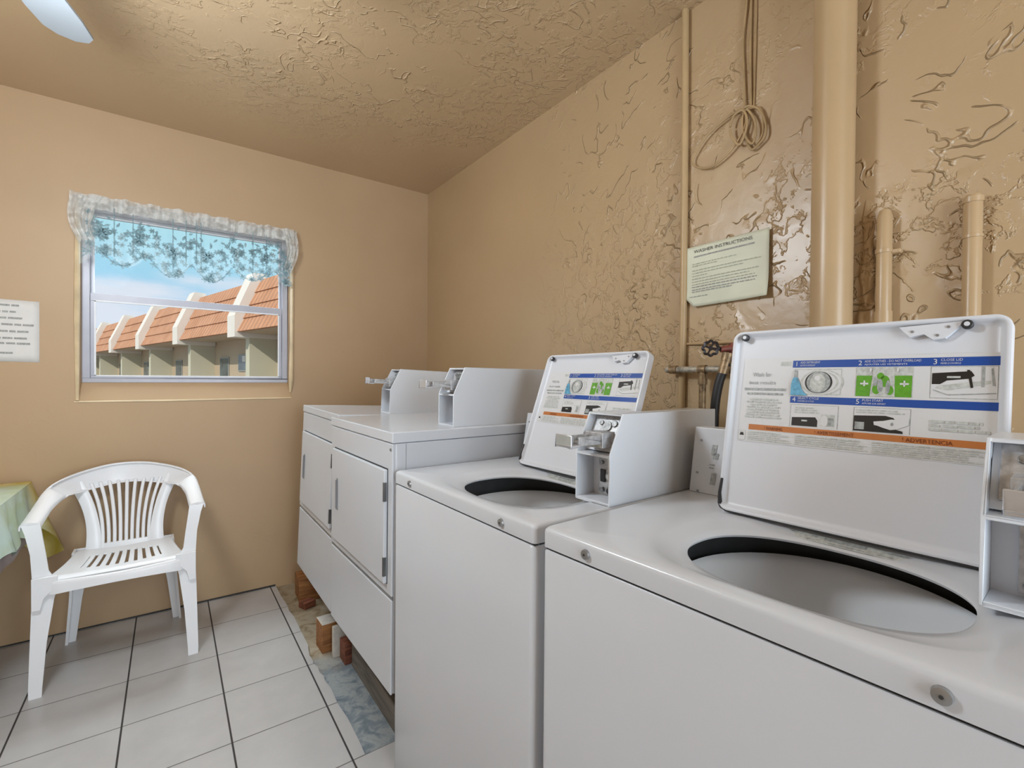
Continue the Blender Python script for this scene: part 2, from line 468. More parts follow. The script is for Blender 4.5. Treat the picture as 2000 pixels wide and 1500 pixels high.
    def sash(za, zb, y, name, wl, wt, wb):
        bm = B(); a, b = x0+fw, x1-fw
        box(bm, a, y-.012, za, b, y+.012, za+wb); box(bm, a, y-.012, zb-wt, b, y+.012, zb)
        box(bm, a, y-.012, za+wb, a+wl, y+.012, zb-wt); box(bm, b-wl, y-.012, za+wb, b, y+.012, zb-wt)
        s = obj(name, bm, M['alu'], root, bevel=.0015)
        bm = B(); w = .0035; A, Bx, Z0, Z1 = a+wl, b-wl, za+wb, zb-wt
        yy = y-.0145
        box(bm, A-w, yy, Z0-w, Bx+w, yy+.004, Z0+w); box(bm, A-w, yy, Z1-w, Bx+w, yy+.004, Z1+w)
        box(bm, A-w, yy, Z0, A+w, yy+.004, Z1); box(bm, Bx-w, yy, Z0, Bx+w, yy+.004, Z1)
        obj('glazing_bead', bm, M['alu_l'], s, smooth=False)
        bm = B(); box(bm, A, y-.002, Z0, Bx, y+.002, Z1); obj('pane', bm, M['glass'], s, smooth=False)
    mid = 1.608-1.184
    sash(.022, mid+.018, -.006, 'lower_sash', .018, .038, .012)
    sash(mid-.012, z1-fw, .018, 'upper_sash', .012, .015, .022)
build_room()

# ------------------------------------------------------------------ lace valance
def build_valance():
    root = thing('lace_valance', 'short white lace valance with leaf pattern hanging across the top of the window', 'curtain', (.115, YF-.03, 2.055))
    W = .49
    def wav(x, z):   # folds
        return -.012-.009*math.sin(x*55+math.sin(x*13)*2)-.004*math.sin(x*131)
    def bottom(x):
        s = abs(math.sin((x+.02)*PI/.19))
        b = -.235-.085*s-.02*math.cos(x*9)
        return b
    bm = B()
    grid(bm, lambda u, v: Vector(((u-.5)*2*(W-.03), wav((u-.5)*2*W, v)*(.5+v), v*bottom((u-.5)*2*W))), 150, 12)
    obj('net', bm, M['sheer'], root)
    # rod
    bm = B(); tube(bm, [(-W+.01, -.002, 0), (W-.012, -.002, 0)], .005, 10); obj('curtain_rod', bm, M['steel_d'], root)
    # gathered heading (ruffle above and pocket under the rod)
    bm = B()
    def head(u, v):
        x = (u-.5)*2*W
        z = .022*(1-v)-.045*v+.004*math.sin(x*60)*(1-v)
        return Vector((x, -.008-.007*math.sin(x*150+math.sin(x*40))-.008*math.sin(v*PI), z))
    grid(bm, head, 220, 8)
    obj('heading', bm, M['lace_w'], root)
    # side gathers which hang over the casing
    for sx, w0, w1, L in ((-1, .10, .05, .235), (1, .065, .035, .25)):
        def side(u, v, sx=sx, w0=w0, w1=w1, L=L):
            w = w0*(1-.55*v)+.012
            x = sx*(W-.004+.016*math.sin(v*PI)-.03*v*v-u*w)
            return Vector((x, -.012-.008*math.sin(u*22+v*2)-.008*math.sin(v*PI), .018-.012*(1-u)*(1-v)-v*L*(1-.12*math.sin(u*9)**2)))
        bm = B(); grid(bm, side, 24, 14); obj('side_gather', bm, M['lace_w'], root)
    # leaf motifs
    bm = B(); rnd = random.Random(11)
    def leaf(x, z, ang, L, w):
        x = max(-W+.06, min(W-.055, x))
        y = wav(x, 0)-.004
        d = Vector((math.cos(ang), 0, math.sin(ang))); p = Vector((-d.z, 0, d.x))
        c = Vector((x, y, z)); pts = []
        for t, k in ((0, 0), (.25, .8), (.5, 1), (.78, .55), (1, 0), (.78, -.55), (.5, -1), (.25, -.8)):
            pts.append(bm.verts.new(c+d*L*t+p*w*k))
        bm.faces.new(pts)
    def flower(x, z, r, n=6, a0=0):
        for k in range(n): leaf(x, z, a0+2*PI*k/n, r, r*.27)
    x = -W+.06
    while x < W-.03:
        b = bottom(x)
        for k in range(4):
            flower(x+rnd.uniform(-.012, .012), b+.012+k*.045+rnd.uniform(-.012, .012), rnd.uniform(.014, .024), rnd.choice((5, 6)), rnd.uniform(0, 1))
        for k in range(2):
            leaf(x+rnd.uniform(-.02, .02), b*rnd.uniform(.25, .8), rnd.uniform(0, 6.28), rnd.uniform(.02, .035), .006)
        x += .026
    for k in range(7):   # bigger blossoms at scallop tips and mid height
        xx = -W+.115+k*.14
        flower(xx, bottom(xx)*.62, .038, 7, k)
        flower(xx+.02, bottom(xx)+.02, .03, 6, k*.7)
    for xx in (-.41, -.33, -.26, -.1, -.045, .0, .02, .26, .33):   # vertical corded folds
        y = wav(xx, 0)-.006
        a = bm.verts.new((xx-.002, y, -.03)); b_ = bm.verts.new((xx+.002, y, -.03))
        c = bm.verts.new((xx+.0035, y, bottom(xx)+.03)); d = bm.verts.new((xx-.0035, y, bottom(xx)+.03))
        bm.faces.new((a, b_, c, d))
    N = 160   # scalloped hem
    pr = None
    for i in range(N+1):
        xx = -W+.04+(2*W-.07)*i/N; y = wav(xx, 0)-.003; b = bottom(xx)+.002*math.sin(i*1.9)
        cur = (bm.verts.new((xx, y, b)), bm.verts.new((xx, y, b+.007)))
        if pr: bm.faces.new((pr[0], cur[0], cur[1], pr[1]))
        pr = cur
    o = obj('leaf_motif', bm, M['lace'], root, smooth=False)
build_valance()

# ------------------------------------------------------------------ pipes and wall pieces
def build_pipes():
    def pipe(name, label, cat, pts, r, mat, seg=20, collar=None):
        bm = B(); tube(bm, pts, r, seg)
        if collar:
            for p, rr, h in collar: cyl(bm, p, (0,0,1), rr, h, seg)
        return tag(obj(name, bm, mat), label, cat)
    x = XR-.052
    pipe('waste_pipe', 'wide beige painted pipe rising up the right wall behind the nearest washer', 'pipe',
         [(x, .517, 0.0), (x, .517, .8), (x+.001, .517, 1.6), (x, .517, ZC)], .0475, M['pipe'], 40)
    x = XR-.014
    pipe('conduit', 'thin beige painted conduit running up the right wall left of the paper notice', 'pipe',
         [(x, .992, 0), (x, .990, .9), (x+.001, .984, 1.5), (x, .986, 2.1), (x, .990, ZC)], [.012, .012, .0125, .012, .012], M['pipe_thin'], 14)
    t = thing('pipe_stub', 'short beige capped pipe stub beside the wide waste pipe', 'pipe', (XR-.018, .413, 1.365), group=None)
    bm = B(); tube(bm, [(0,0,0), (0,0,.265), (.002,0,.279), (.006,0,.285)], [.0165, .016, .012, .005], 18); obj('stub', bm, M['pipe'], t)
    for za, zb, rr in ((0, .03, .0185), (.175, .183, .0178)):
        bm = B(); tube(bm, [(0,0,za), (0,0,zb)], rr, 18); obj('coupling', bm, M['pipe'], t)
    bm = B(); box(bm, -.004, -.034, .17, .016, 0, .182); obj('clamp', bm, M['pipe'], t, bevel=.004)
    t = thing('pipe_stub', 'beige pipe stub nearest the right edge of the photo, behind the raised lid', 'pipe', (XR-.018, .253, 1.10))
    bm = B(); tube(bm, [(0,0,-1.10), (0,0,.52), (0,0,.535)], [.0165, .0165, .013], 18); obj('stub', bm, M['pipe'], t)
    for za, hh in ((.518, .012), (.44, .006)):
        bm = B(); cyl(bm, (0,0,za), (0,0,1), .0182, hh, 18); obj('coupling', bm, M['pipe'], t)
    # lump of painted plaster between pipe and stub
    bm = B()
    def f(u, v):
        z = 1.34+v*.36; w = .022*(1-.5*v)*(1+.2*math.sin(v*17))
        y = .452+(u-.5)*2*w
        h = .016*math.sin(u*PI)**.6*(1-v**3)*(.7+.5*noise.noise(Vector((u*3, v*9, 0))))
        return Vector((XR+.001-h, y, z+.004*math.sin(u*9)))
    grid(bm, f, 14, 40)
    tag(obj('plaster_lump', bm, M['wall_r']), 'rough painted plaster lump between the waste pipe and capped stub', 'plaster')

    # horizontal supply pipe with couplings
    t = thing('supply_pipe', 'chipped silver water pipe running level across the thin conduit below the valve', 'pipe', (XR-.045, 1.0, 1.255))
    bm = B(); tube(bm, [(.005, .03, 0), (0, -.04, 0), (0, -.36, .002)], .0105, 16); obj('pipe_run', bm, M['pipe_silver'], t)
    for y in (.012, -.185):
        bm = B(); tube(bm, [(0, y, 0), (0, y-.028, 0)], .0145, 14); obj('pipe_fitting', bm, M['brass'], t)
    bm = B(); tube(bm, [(0, -.098, 0), (0, -.126, 0)], .0145, 14)
    tube(bm, [(0, -.112, -.0), (0, -.112, -1.255)], .011, 12); tube(bm, [(0, -.112, -.03), (0, -.112, -.05)], .0145, 12)
    obj('pipe_fitting', bm, M['brass'], t)
    # thin pipe along the wall above it
    bm = B(); tube(bm, [(XR-.006, .975, 1.345), (XR-.008, .90, 1.344), (XR-.008, .72, 1.342)], [.004, .0055, .0055], 10)
    tag(obj('thin_pipe', bm, M['pipe']), 'thin beige pipe lying level on the wall just above the valve wheel', 'pipe')
    # valve with wheel
    t = thing('water_valve', 'dark round valve wheel on a red brown stem behind the raised lid', 'valve', (XR-.085, .80, 1.315))
    bm = B(); tube(bm, [(.0, .004, 0), (.03, -.02, .004), (.06, -.055, .004), (.078, -.075, .004)], [.009, .013, .013, .012], 14)
    tube(bm, [(.03, -.02, .02), (.03, -.02, -.02)], .012, 12); obj('valve_body', bm, M['red'], t)
    bm = B(); c = Vector((-.02, .024, .004)); ax = Vector((-.86, -.45, .12)).normalized(); a, b = frame_of(ax)
    ring = []
    for k in range(48):
        th = 2*PI*k/48; rr = .0215*(1+.10*math.cos(8*th)); ring.append(c+(a*math.cos(th)+b*math.sin(th))*rr)
    tube(bm, ring, .0042, 8, closed=True)
    for k in range(4):
        th = 2*PI*k/4+.4; d = a*math.cos(th)+b*math.sin(th); tube(bm, [c+d*.003, c+d*.020], .0028, 8)
    cyl(bm, c-ax*.005, ax, .007, .012, 12); tube(bm, [c, (.0, .004, 0)], .004, 8)
    obj('handwheel', bm, M['wheel'], t)
    # hose
    t = thing('water_hose', 'black water hose dropping from the valve behind the washers', 'hose', (XR-.092, .79, 1.29))
    bm = B(); tube(bm, spline([(0.012, -.006, 0), (.006, -.002, -.03), (-.002, .012, -.08), (-.006, .022, -.16), (-.002, .026, -.30), (.005, .03, -.60), (.01, .03, -1.28)], 6), .0135, 14); obj('rubber_hose', bm, M['black'], t)
    bm = B(); tube(bm, [(.014, -.008, .012), (.009, -.004, -.012)], [.018, .016], 14); tube(bm, [(.009, -.004, -.012), (.003, .003, -.05)], [.0145, .0155], 14); obj('hose_collar', bm, M['brass'], t)

    # hanging coil of cord
    t = thing('cord_coil', 'beige painted cord hanging from the ceiling in a tangled coil on the right wall', 'cord', (XR-.008, .775, 2.06))
    bm = B(); r = .0035
    tube(bm, spline([(0, .004, .44), (0, .002, .342), (0, .012, .224), (0, .007, .107), (-.004, .002, -.01)], 6), r, 8)
    tube(bm, spline([(0.002, -.012, .44), (.002, -.011, .176), (.002, -.015, .01)], 6), r, 8)
    tube(bm, spline([(.004, -.027, .44), (.004, -.026, .22), (.004, -.023, .006)], 6), r*.8, 8)
    obj('hanging_run', bm, M['wire'], t)
    bm = B()
    tube(bm, spline([(-.004, .001, .004), (-.006, .051, .003), (-.006, .121, -.024), (-.006, .167, -.067), (-.006, .179, -.097), (-.006, .157, -.122), (-.006, .11, -.136), (-.006, .057, -.117), (-.008, .016, -.083), (-.008, -.005, -.041)], 7, True), r, 8)
    obj('long_loop', bm, M['wire'], t)
    bm = B()
    tube(bm, spline([(-.006, .001, .006), (-.006, -.039, -.012), (-.006, -.061, -.057), (-.006, -.065, -.1), (-.006, -.048, -.121), (-.004, -.02, -.128), (-.004, .0, -.07)], 6, True), r, 8)
    tube(bm, spline([(-.010, -.007, -.002), (-.010, -.032, -.045), (-.010, -.037, -.089), (-.010, -.025, -.115), (-.010, .0, -.074), (-.010, .005, -.029)], 6, True), r, 8)
    tube(bm, spline([(-.014, .042, -.037), (-.014, .03, -.006), (-.014, .001, -.004), (-.014, -.012, -.05), (-.014, .010, -.104), (-.014, .036, -.072)], 6, True), r, 8)
    tube(bm, spline([(-.003, -.005, .004), (-.003, -.048, -.018), (-.003, -.055, -.09), (-.003, -.035, -.12)], 6), r, 8)
    obj('small_loop', bm, M['wire'], t)
    bm = B(); tube(bm, spline([(-.008, .168, -.17), (-.004, .172, -.20), (-.004, .166, -.23), (-.004, .155, -.245)], 5), .002, 6); obj('loose_end', bm, M['wire'], t)
build_pipes()

# ------------------------------------------------------------------ notices
def build_notices():
    # on the right wall : plane Y,z ; x points into the room
    t = thing('paper_notice', 'pale green tinted paper notice headed WASHER INSTRUCTIONS taped on the right wall', 'notice', (XR-.012, .979, 1.674))
    W, H = .283, .205
    def P(u, v):   # u right (towards -Y), v down
        top = .004*u; bot = -H+(.006*u) + (.012*(1-u))*0
        z = top+(bot-top)*v
        curl = .012*max(0, (u+v-1.55)/.45)**2 + .004*math.sin(v*PI)*math.sin(u*3)+.006*max(0, (v-u-.6)/.4)**2
        return Vector((-curl, -u*W, z))
    bm = B()
    V = grid(bm, P, 24, 18)
    # trimmed lower-left corner
    for i in range(0, 4):
        for j in range(18-(3-i), 19):
            V[i][j].co = P(i/24, (18-(3-i))/18)
    o = obj('sheet', bm, M['paper_g'], t); so = o.modifiers.new('thick', 'SOLIDIFY'); so.thickness = .0004; so.offset = -1
    def txt(bm, s, u, v, size, width=None, mi=0):
        p = P(u, v); q = P(min(1, u+.3), v)
        ex = (q-p).normalized(); ey = Vector((0, 0, 1)); nn = ex.cross(ey)
        ey = nn.cross(ex).normalized()
        m = Matrix((ex, ey, nn)).transposed().to_4x4(); m.translation = p+Vector((-.0022, 0, 0))
        text_into(bm, s, size, m, mi, 'LEFT', width)
    bm = B(); txt(bm, 'WASHER INSTRUCTIONS', .12, .115, .0155, .20); obj('heading_text', bm, M['ink'], t, smooth=False)
    bm = B()
    def bars(u0, u1, v, h, mi=0, gap=True):
        u = u0; rnd = random.Random(int(v*1000)+7)
        while u < u1:
            w = min(rnd.uniform(.02, .06), u1-u)
            a, b, c, d = P(u, v), P(u+w, v), P(u+w, v+h), P(u, v+h)
            f = bm.faces.new([bm.verts.new(p+Vector((-.0018, 0, 0))) for p in (a, b, c, d)]); f.material_index = mi
            u += w+(.010 if gap else .002)
    bars(.12, .85, .165, .022, 1, False)
    for v, e in ((.29, .66), (.325, .42), (.40, .92), (.445, .74), (.49, .30), (.54, .90), (.585, .80), (.63, .86)): bars(.10, e, v, .013)
    for v, e in ((.67, .88), (.715, .86), (.75, .60)): bars(.10, e, v, .016, 1)
    bars(.07, .30, .83, .012, 1)
    obj('printed_lines', bm, [M['ink_g'], M['ink_l']], t, smooth=False)
    # left notice on far wall
    t = thing('paper_notice', 'white paper notice with typed lines taped on the far wall left of the window', 'notice', (-.483, YF, 1.277))
    bm = B(); grid(bm, lambda u, v: Vector((-.235*u, -.0008-.001*math.sin(u*3), .277*v+.003*u)), 8, 8)
    o = obj('sheet', bm, M['paper'], t); so = o.modifiers.new('thick', 'SOLIDIFY'); so.thickness = .0004
    bm = B(); rnd = random.Random(3)
    for v, r_, mi in ((.915, .065, 1), (.81, .075, 1), (.71, .055, 1), (.605, .018, 1), (.495, .035, 1), (.385, .04, 1), (.30, .03, 1), (.145, .085, 0)):
        x = -r_
        while x > -.215:
            w = rnd.uniform(.018, .045)
            a = max(-.215, x-w)
            z = .277*v
            f = bm.faces.new([bm.verts.new(p) for p in ((x, -.0034, z-.004), (a, -.0034, z-.004), (a, -.0034, z+.004), (x, -.0034, z+.004))]); f.material_index = 0
            x -= w+.005
    obj('printed_lines', bm, M['ink_l'], t, smooth=False)
build_notices()

# ------------------------------------------------------------------ coin meter (part builder)
CW = .107
def coin_meter(root, x0, y0, z0):
    """front-bottom-right corner at (x0,y0,z0) in the machine's frame; +x back, +y left"""
    prof = [(0, 0), (0, .113), (.045, .205), (.43, .205), (.43, 0)]
    T = Matrix.Translation((x0, y0, z0)); th = .004
    bm = B()
    prism(bm, prof, 0, th, 'y', 0, T)
    prism(bm, [(0, 0), (0, .113), (.045, .205), (.16, .205), (.16, 0)], CW-th, CW, 'y', 0, T)
    prism(bm, [(.058, .004), (.058, .109), (.030, .116), (.070, .198), (.43, .204), (.43, .004)], th, .086, 'y', 0, T)
    prism(bm, [(.058, .004), (.058, .109), (.030, .116), (.070, .198), (.16, .204), (.16, .004)], .086, CW-th, 'y', 0, T)
    box(bm, 0, th, 0, .06, CW-th, .006, 0, T)            # tray
    box(bm, 0, th, .107, .06, CW-th, .113, 0, T)         # shelf
    box(bm, .045, th, .199, .16, CW-th, .205, 0, T)      # top lip
    c = obj('coin_meter', bm, M['enamel_b'], root, bevel=.0012)
    # slanted steel face plate with slot details
    bm = B()
    S = T @ Matrix.Translation((.030, th, .116)) @ Matrix.Rotation(math.atan2(.040, .082), 4, 'Y')
    box(bm, -.004, .006, .012, .0, CW-.016, .088, 0, S)
    for (yy, zz, r) in ((.03, .068, .008), (.07, .068, .006), (.05, .06, .013)):
        cyl(bm, S @ Vector((-.004, yy, zz)), S.to_3x3() @ Vector((-1, 0, 0)), r, .004, 18, 1)
    obj('face_plate', bm, [M['steel'], M['steel_d']], c, bevel=.001)
    # push-in coin chute sticking out
    bm = B()
    zc = .150
    box(bm, -.060, .034, zc-.014, .05, .076, zc-.006, 0, T)
    box(bm, -.062, .034, zc-.014, .05, .038, zc+.006, 0, T); box(bm, -.062, .072, zc-.014, .05, .076, zc+.006, 0, T)
    box(bm, .006, .028, zc-.024, .05, .082, zc+.012, 0, T)
    obj('coin_chute', bm, M['steel'], c, bevel=.0015)
    bm = B(); box(bm, -.090, .030, zc-.016, -.060, .080, zc-.010, 0, T); box(bm, -.090, .030, zc-.016, -.086, .080, zc+.012, 0, T)
    box(bm, -.075, .050, zc-.010, -.062, .060, zc+.006, 0, T)
    obj('chute_handle', bm, M['chrome'], c, bevel=.0015)
    # lower recess with lock plate
    bm = B()
    box(bm, .050, .010, .012, .058, CW-.030, .104, 0, T)
    for yy, zz, r in ((.030, .086, .006), (.040, .055, .013), (.040, .022, .010), (.066, .022, .007), (.066, .086, .005)):
        cyl(bm, T @ Vector((.050, yy, zz)), (-1, 0, 0), r, .006, 20, 1)
    cyl(bm, T @ Vector((.044, .040, .055)), (-1, 0, 0), .006, .005, 16, 2)
    cyl(bm, T @ Vector((.044, .040, .022)), (-1, 0, 0), .007, .003, 16, 3)
    box(bm, .046, .056, .040, .051, .070, .070, 3, T)
    obj('lock_plate', bm, [M['steel'], M['steel_d'], M['chrome'], M['black']], c, bevel=.0008)
    return c

def rrect(cx, cy, hx, hy, r, z, N=160, c0=None):
    """rounded rectangle sampled by direction from c0 so that loops bridge cleanly"""
    c0 = c0 or (cx, cy); out = []
    ANG = angles(cx, cy, hx, hy, c0, N)
    for a in ANG:
        dx, dy = math.cos(a), math.sin(a)
        lo, hi = 0, 3
        for _ in range(30):
            m = (lo+hi)/2; x, y = c0[0]+dx*m-cx, c0[1]+dy*m-cy
            qx, qy = max(abs(x)-(hx-r), 0), max(abs(y)-(hy-r), 0)
            inside = abs(x) <= hx and abs(y) <= hy and math.hypot(qx, qy) <= r
            if inside: lo = m
            else: hi = m
        out.append(Vector((c0[0]+dx*lo, c0[1]+dy*lo, z)))
    return out
_ANG = {}
def angles(cx, cy, hx, hy, c0, N):
    """direction set denser at the corners; shared by every loop of one deck"""
    key = round(c0[0], 4), round(c0[1], 4)
    if key not in _ANG:
        A = [2*PI*k/N for k in range(N)]
        for sx in (-1, 1):
            for sy in (-1, 1):
                a = math.atan2(cy+sy*hy-c0[1], cx+sx*hx-c0[0]) % (2*PI)
                for k in range(-9, 10): A.append((a+k*.006) % (2*PI))
        A = sorted(set(round(a, 5) for a in A)); _ANG[key] = A
    return _ANG[key]
def sell(c0, hx, hy, z, p=2.5):
    out = []
    for a in _ANG[(round(c0[0], 4), round(c0[1], 4))]:
        dx, dy = math.cos(a), math.sin(a)
        r = (abs(dx/hx)**p+abs(dy/hy)**p)**(-1/p)
        out.append(Vector((c0[0]+dx*r, c0[1]+dy*r, z)))
    return out

# ------------------------------------------------------------------ top-load washer
WW, WD = .672, .68
def decal(bm, F, near):
    """instruction sticker inside the lid.  F(u,v,h) maps to the washer's frame (u right, v up)"""
    mats = ['d_white', 'd_blue', 'd_cyan', 'd_green', 'd_grey', 'd_lgrey', 'd_black', 'd_orange', 'd_brown']
    I = {k: i for i, k in enumerate(mats)}
    def r(u0, v0, u1, v1, m, h=.0012):
        f = bm.faces.new([bm.verts.new(F(u, v, h)) for u, v in ((u0, v0), (u1, v0), (u1, v1), (u0, v1))]); f.material_index = I[m]
    def pl(pts, m, h=.0016):
        f = bm.faces.new([bm.verts.new(F(u, v, h)) for u, v in pts]); f.material_index = I[m]
    def el(cu, cv, ru, rv, m, h=.0018, n=28, a0=0, a1=2*PI):
        pl([(cu+ru*math.cos(a0+(a1-a0)*k/n), cv+rv*math.sin(a0+(a1-a0)*k/n)) for k in range(n)], m, h)
    def T(s, u, v, size, m, width=None, h=.002, al='LEFT'):
        o = F(u, v, h); ex = (F(u+.1, v, h)-o).normalized(); ey = (F(u, v+.1, h)-o).normalized()
        mt = Matrix((ex, ey, ex.cross(ey))).transposed().to_4x4(); mt.translation = o
        text_into(bm, s, size, mt, I[m], al, width)
    def lines(u0, u1, v0, v1, n, m, seed, center=False, fill=.6, h=.0016):
        rn = random.Random(seed); dv = (v1-v0)/n
        for i in range(n):
            v = v0+dv*i; L = (u1-u0)*rn.uniform(.72, 1) if i else (u1-u0)
            a = u0+((u1-u0)-L)/2 if center else u0; e = a+L
            while a < e-.002:
                w = min(rn.uniform(.008, .022), e-a); r(a, v, a+w, v+dv*fill, m, h); a += w+.0018
    r(.025, .148, .41, .322, 'd_white', .0008)
    B1, B2 = (.302, .316), (.232, .245)
    for b in (B1, B2): r(.120, b[0], .408, b[1], 'd_blue')
    for n_, s1, s2, u, b, w1, w2 in (('1', 'ADD DETERGENT', 'AJOUTER LE DETERGENT', .124, B1, .034, .026), ('2', 'ADD CLOTHES - DO NOT OVERLOAD', 'AJOUTER LES VETEMENTS', .228, B1, .078, .060),
                             ('3', 'CLOSE LID', 'FERMER LE COUVERCLE', .330, B1, .026, .024), ('4', 'SELECT CYCLE', 'CHOISIR LE CYCLE', .124, B2, .036, .028), ('5', 'PUSH START', 'APPUYER SUR DEPART', .228, B2, .030, .034)):
        T(n_, u, b[0]+.0028, .0125, 'd_white'); T(s1, u+.0095, b[0]+.0078, .0058, 'd_white', w1); T(s2, u+.0095, b[0]+.0026, .0042, 'd_white', w2)
    r(.098, .306, .117, .314, 'd_lgrey')
    # left column of grey print
    T('Wash for', .045, .284, .0125, 'd_grey', .036); T('best results', .038, .268, .0105, 'd_grey', .052)
    lines(.030, .112, .255, .262, 1, 'd_grey', 3, True, .7); lines(.036, .106, .246, .252, 1, 'd_grey', 4, True, .7)
    lines(.036, .106, .198, .240, 8, 'd_lgrey', 5, True)
    # picture 1: drum, soap bottle
    r(.124, .249, .204, .299, 'd_lgrey', .001); r(.126, .251, .2025, .297, 'd_white', .0012)
    for k in range(4): el(.172, .273, .036-.004*k, .0245-.002*k, 'd_lgrey' if k % 2 == 0 else 'd_white', .0014+.0001*k)
    el(.167, .273, .023, .021, 'd_black', .0022); el(.167, .273, .020, .0205, 'd_grey', .0024); el(.166, .272, .013, .018, 'd_lgrey', .0026); el(.165, .281, .005, .005, 'd_white', .0028)
    pl([(.120, .247), (.150, .247), (.140, .258), (.136, .270), (.131, .282), (.123, .282), (.120, .268)], 'd_cyan', .003)
    r(.1245, .282, .1295, .296, 'd_grey', .003)
    # picture 2: green
    r(.226, .249, .306, .301, 'd_lgrey', .0012); r(.227, .249, .305, .286, 'd_green', .0015)
    pl([(.248, .249), (.283, .249), (.281, .296), (.251, .296)], 'd_lgrey', .0018)
    for cu, cv, a, b in ((.257, .262, .006, .009), (.268, .276, .007, .010), (.276, .260, .005, .008), (.262, .285, .005, .006)): el(cu, cv, a, b, 'd_green', .0021)
    for cu, cv, a, b in ((.262, .268, .004, .012), (.273, .266, .003, .012), (.255, .275, .003, .008)): el(cu, cv, a, b, 'd_grey', .0023)
    for cu in (.239, .295): r(cu-.006, .270, cu+.006, .273, 'd_white', .0019); r(cu-.0012, .267, cu+.0012, .277, 'd_white', .0019)
    for cu in (.2475, .2855): el(cu, .296, .0015, .0035, 'd_white', .0024)
    # picture 3: lid closing
    r(.328, .249, .406, .301, 'd_grey', .001); r(.3288, .2498, .4052, .3002, 'd_white', .0012)
    pl([(.330, .272), (.340, .272), (.348, .278), (.374, .281), (.380, .286), (.376, .293), (.330, .290)], 'd_black', .0016)
    pl([(.371, .295), (.3745, .295), (.379, .267), (.376, .266)], 'd_black', .0018); r(.348, .282, .364, .285, 'd_lgrey', .002)
    pl([(.340, .270), (.376, .276), (.398, .278), (.398, .273), (.35, .262), (.334, .266)], 'd_lgrey', .0015)
    pl([(.388, .300), (.391, .300), (.391, .268), (.388, .268)], 'd_grey', .0018); pl([(.398, .296), (.4, .298), (.403, .27), (.4, .27)], 'd_grey', .0018)
    pl([(.332, .262), (.35, .254), (.404, .258), (.404, .2592), (.35, .2555), (.332, .2635)], 'd_grey', .0018)
    # picture 4, 5
    r(.122, .186, .203, .229, 'd_grey', .001); r(.123, .186, .202, .2282, 'd_white', .0012)
    lines(.130, .172, .213, .226, 3, 'd_lgrey', 8)
    pl([(.126, .188), (.170, .188), (.170, .200), (.166, .206), (.126, .204)], 'd_black', .0016); r(.143, .197, .153, .200, 'd_lgrey', .002)
    r(.176, .190, .198, .212, 'd_lgrey', .0014); el(.181, .200, .006, .011, 'd_white', .0018); r(.188, .192, .196, .206, 'd_grey', .0018)
    r(.226, .186, .306, .229, 'd_grey', .001); r(.227, .186, .305, .2282, 'd_white', .0012)
    lines(.230, .298, .219, .227, 2, 'd_lgrey', 9)
    pl([(.227, .187), (.297, .187), (.296, .191), (.288, .193), (.287, .208), (.283, .213), (.272, .216), (.227, .214)], 'd_black', .0016)
    r(.229, .190, .243, .203, 'd_grey', .002)
    pl([(.257, .199), (.262, .198), (.270, .195), (.280, .192), (.290, .194), (.304, .202), (.304, .214), (.292, .210), (.280, .210), (.270, .207), (.256, .205)], 'd_white', .0022)
    el(.282, .202, .0022, .0028, 'd_grey', .0025)
    lines(.330, .400, .196, .215, 3, 'd_lgrey', 12, False, .7)
    # warning bar and small print
    r(.045, .173, .405, .184, 'd_orange')
    T('! WARNING', .076, .1748, .0090, 'd_brown', .034); T('! AVERTISSEMENT', .166, .1748, .0090, 'd_brown', .062); T('! ADVERTENCIA', .296, .1748, .0095, 'd_brown', .062)
    lines(.045, .128, .151, .171, 5, 'd_lgrey', 21); lines(.134, .250, .151, .171, 5, 'd_lgrey', 22); lines(.256, .403, .150, .171, 6, 'd_lgrey', 23)
    r(.025, .150, .040, .170, 'd_lgrey', .001); r(.026, .151, .039, .169, 'd_white', .0013)
    pl([(.028, .160), (.037, .160), (.0345, .167), (.0325, .165), (.030, .167)], 'd_black')
    return [M[k] for k in mats]

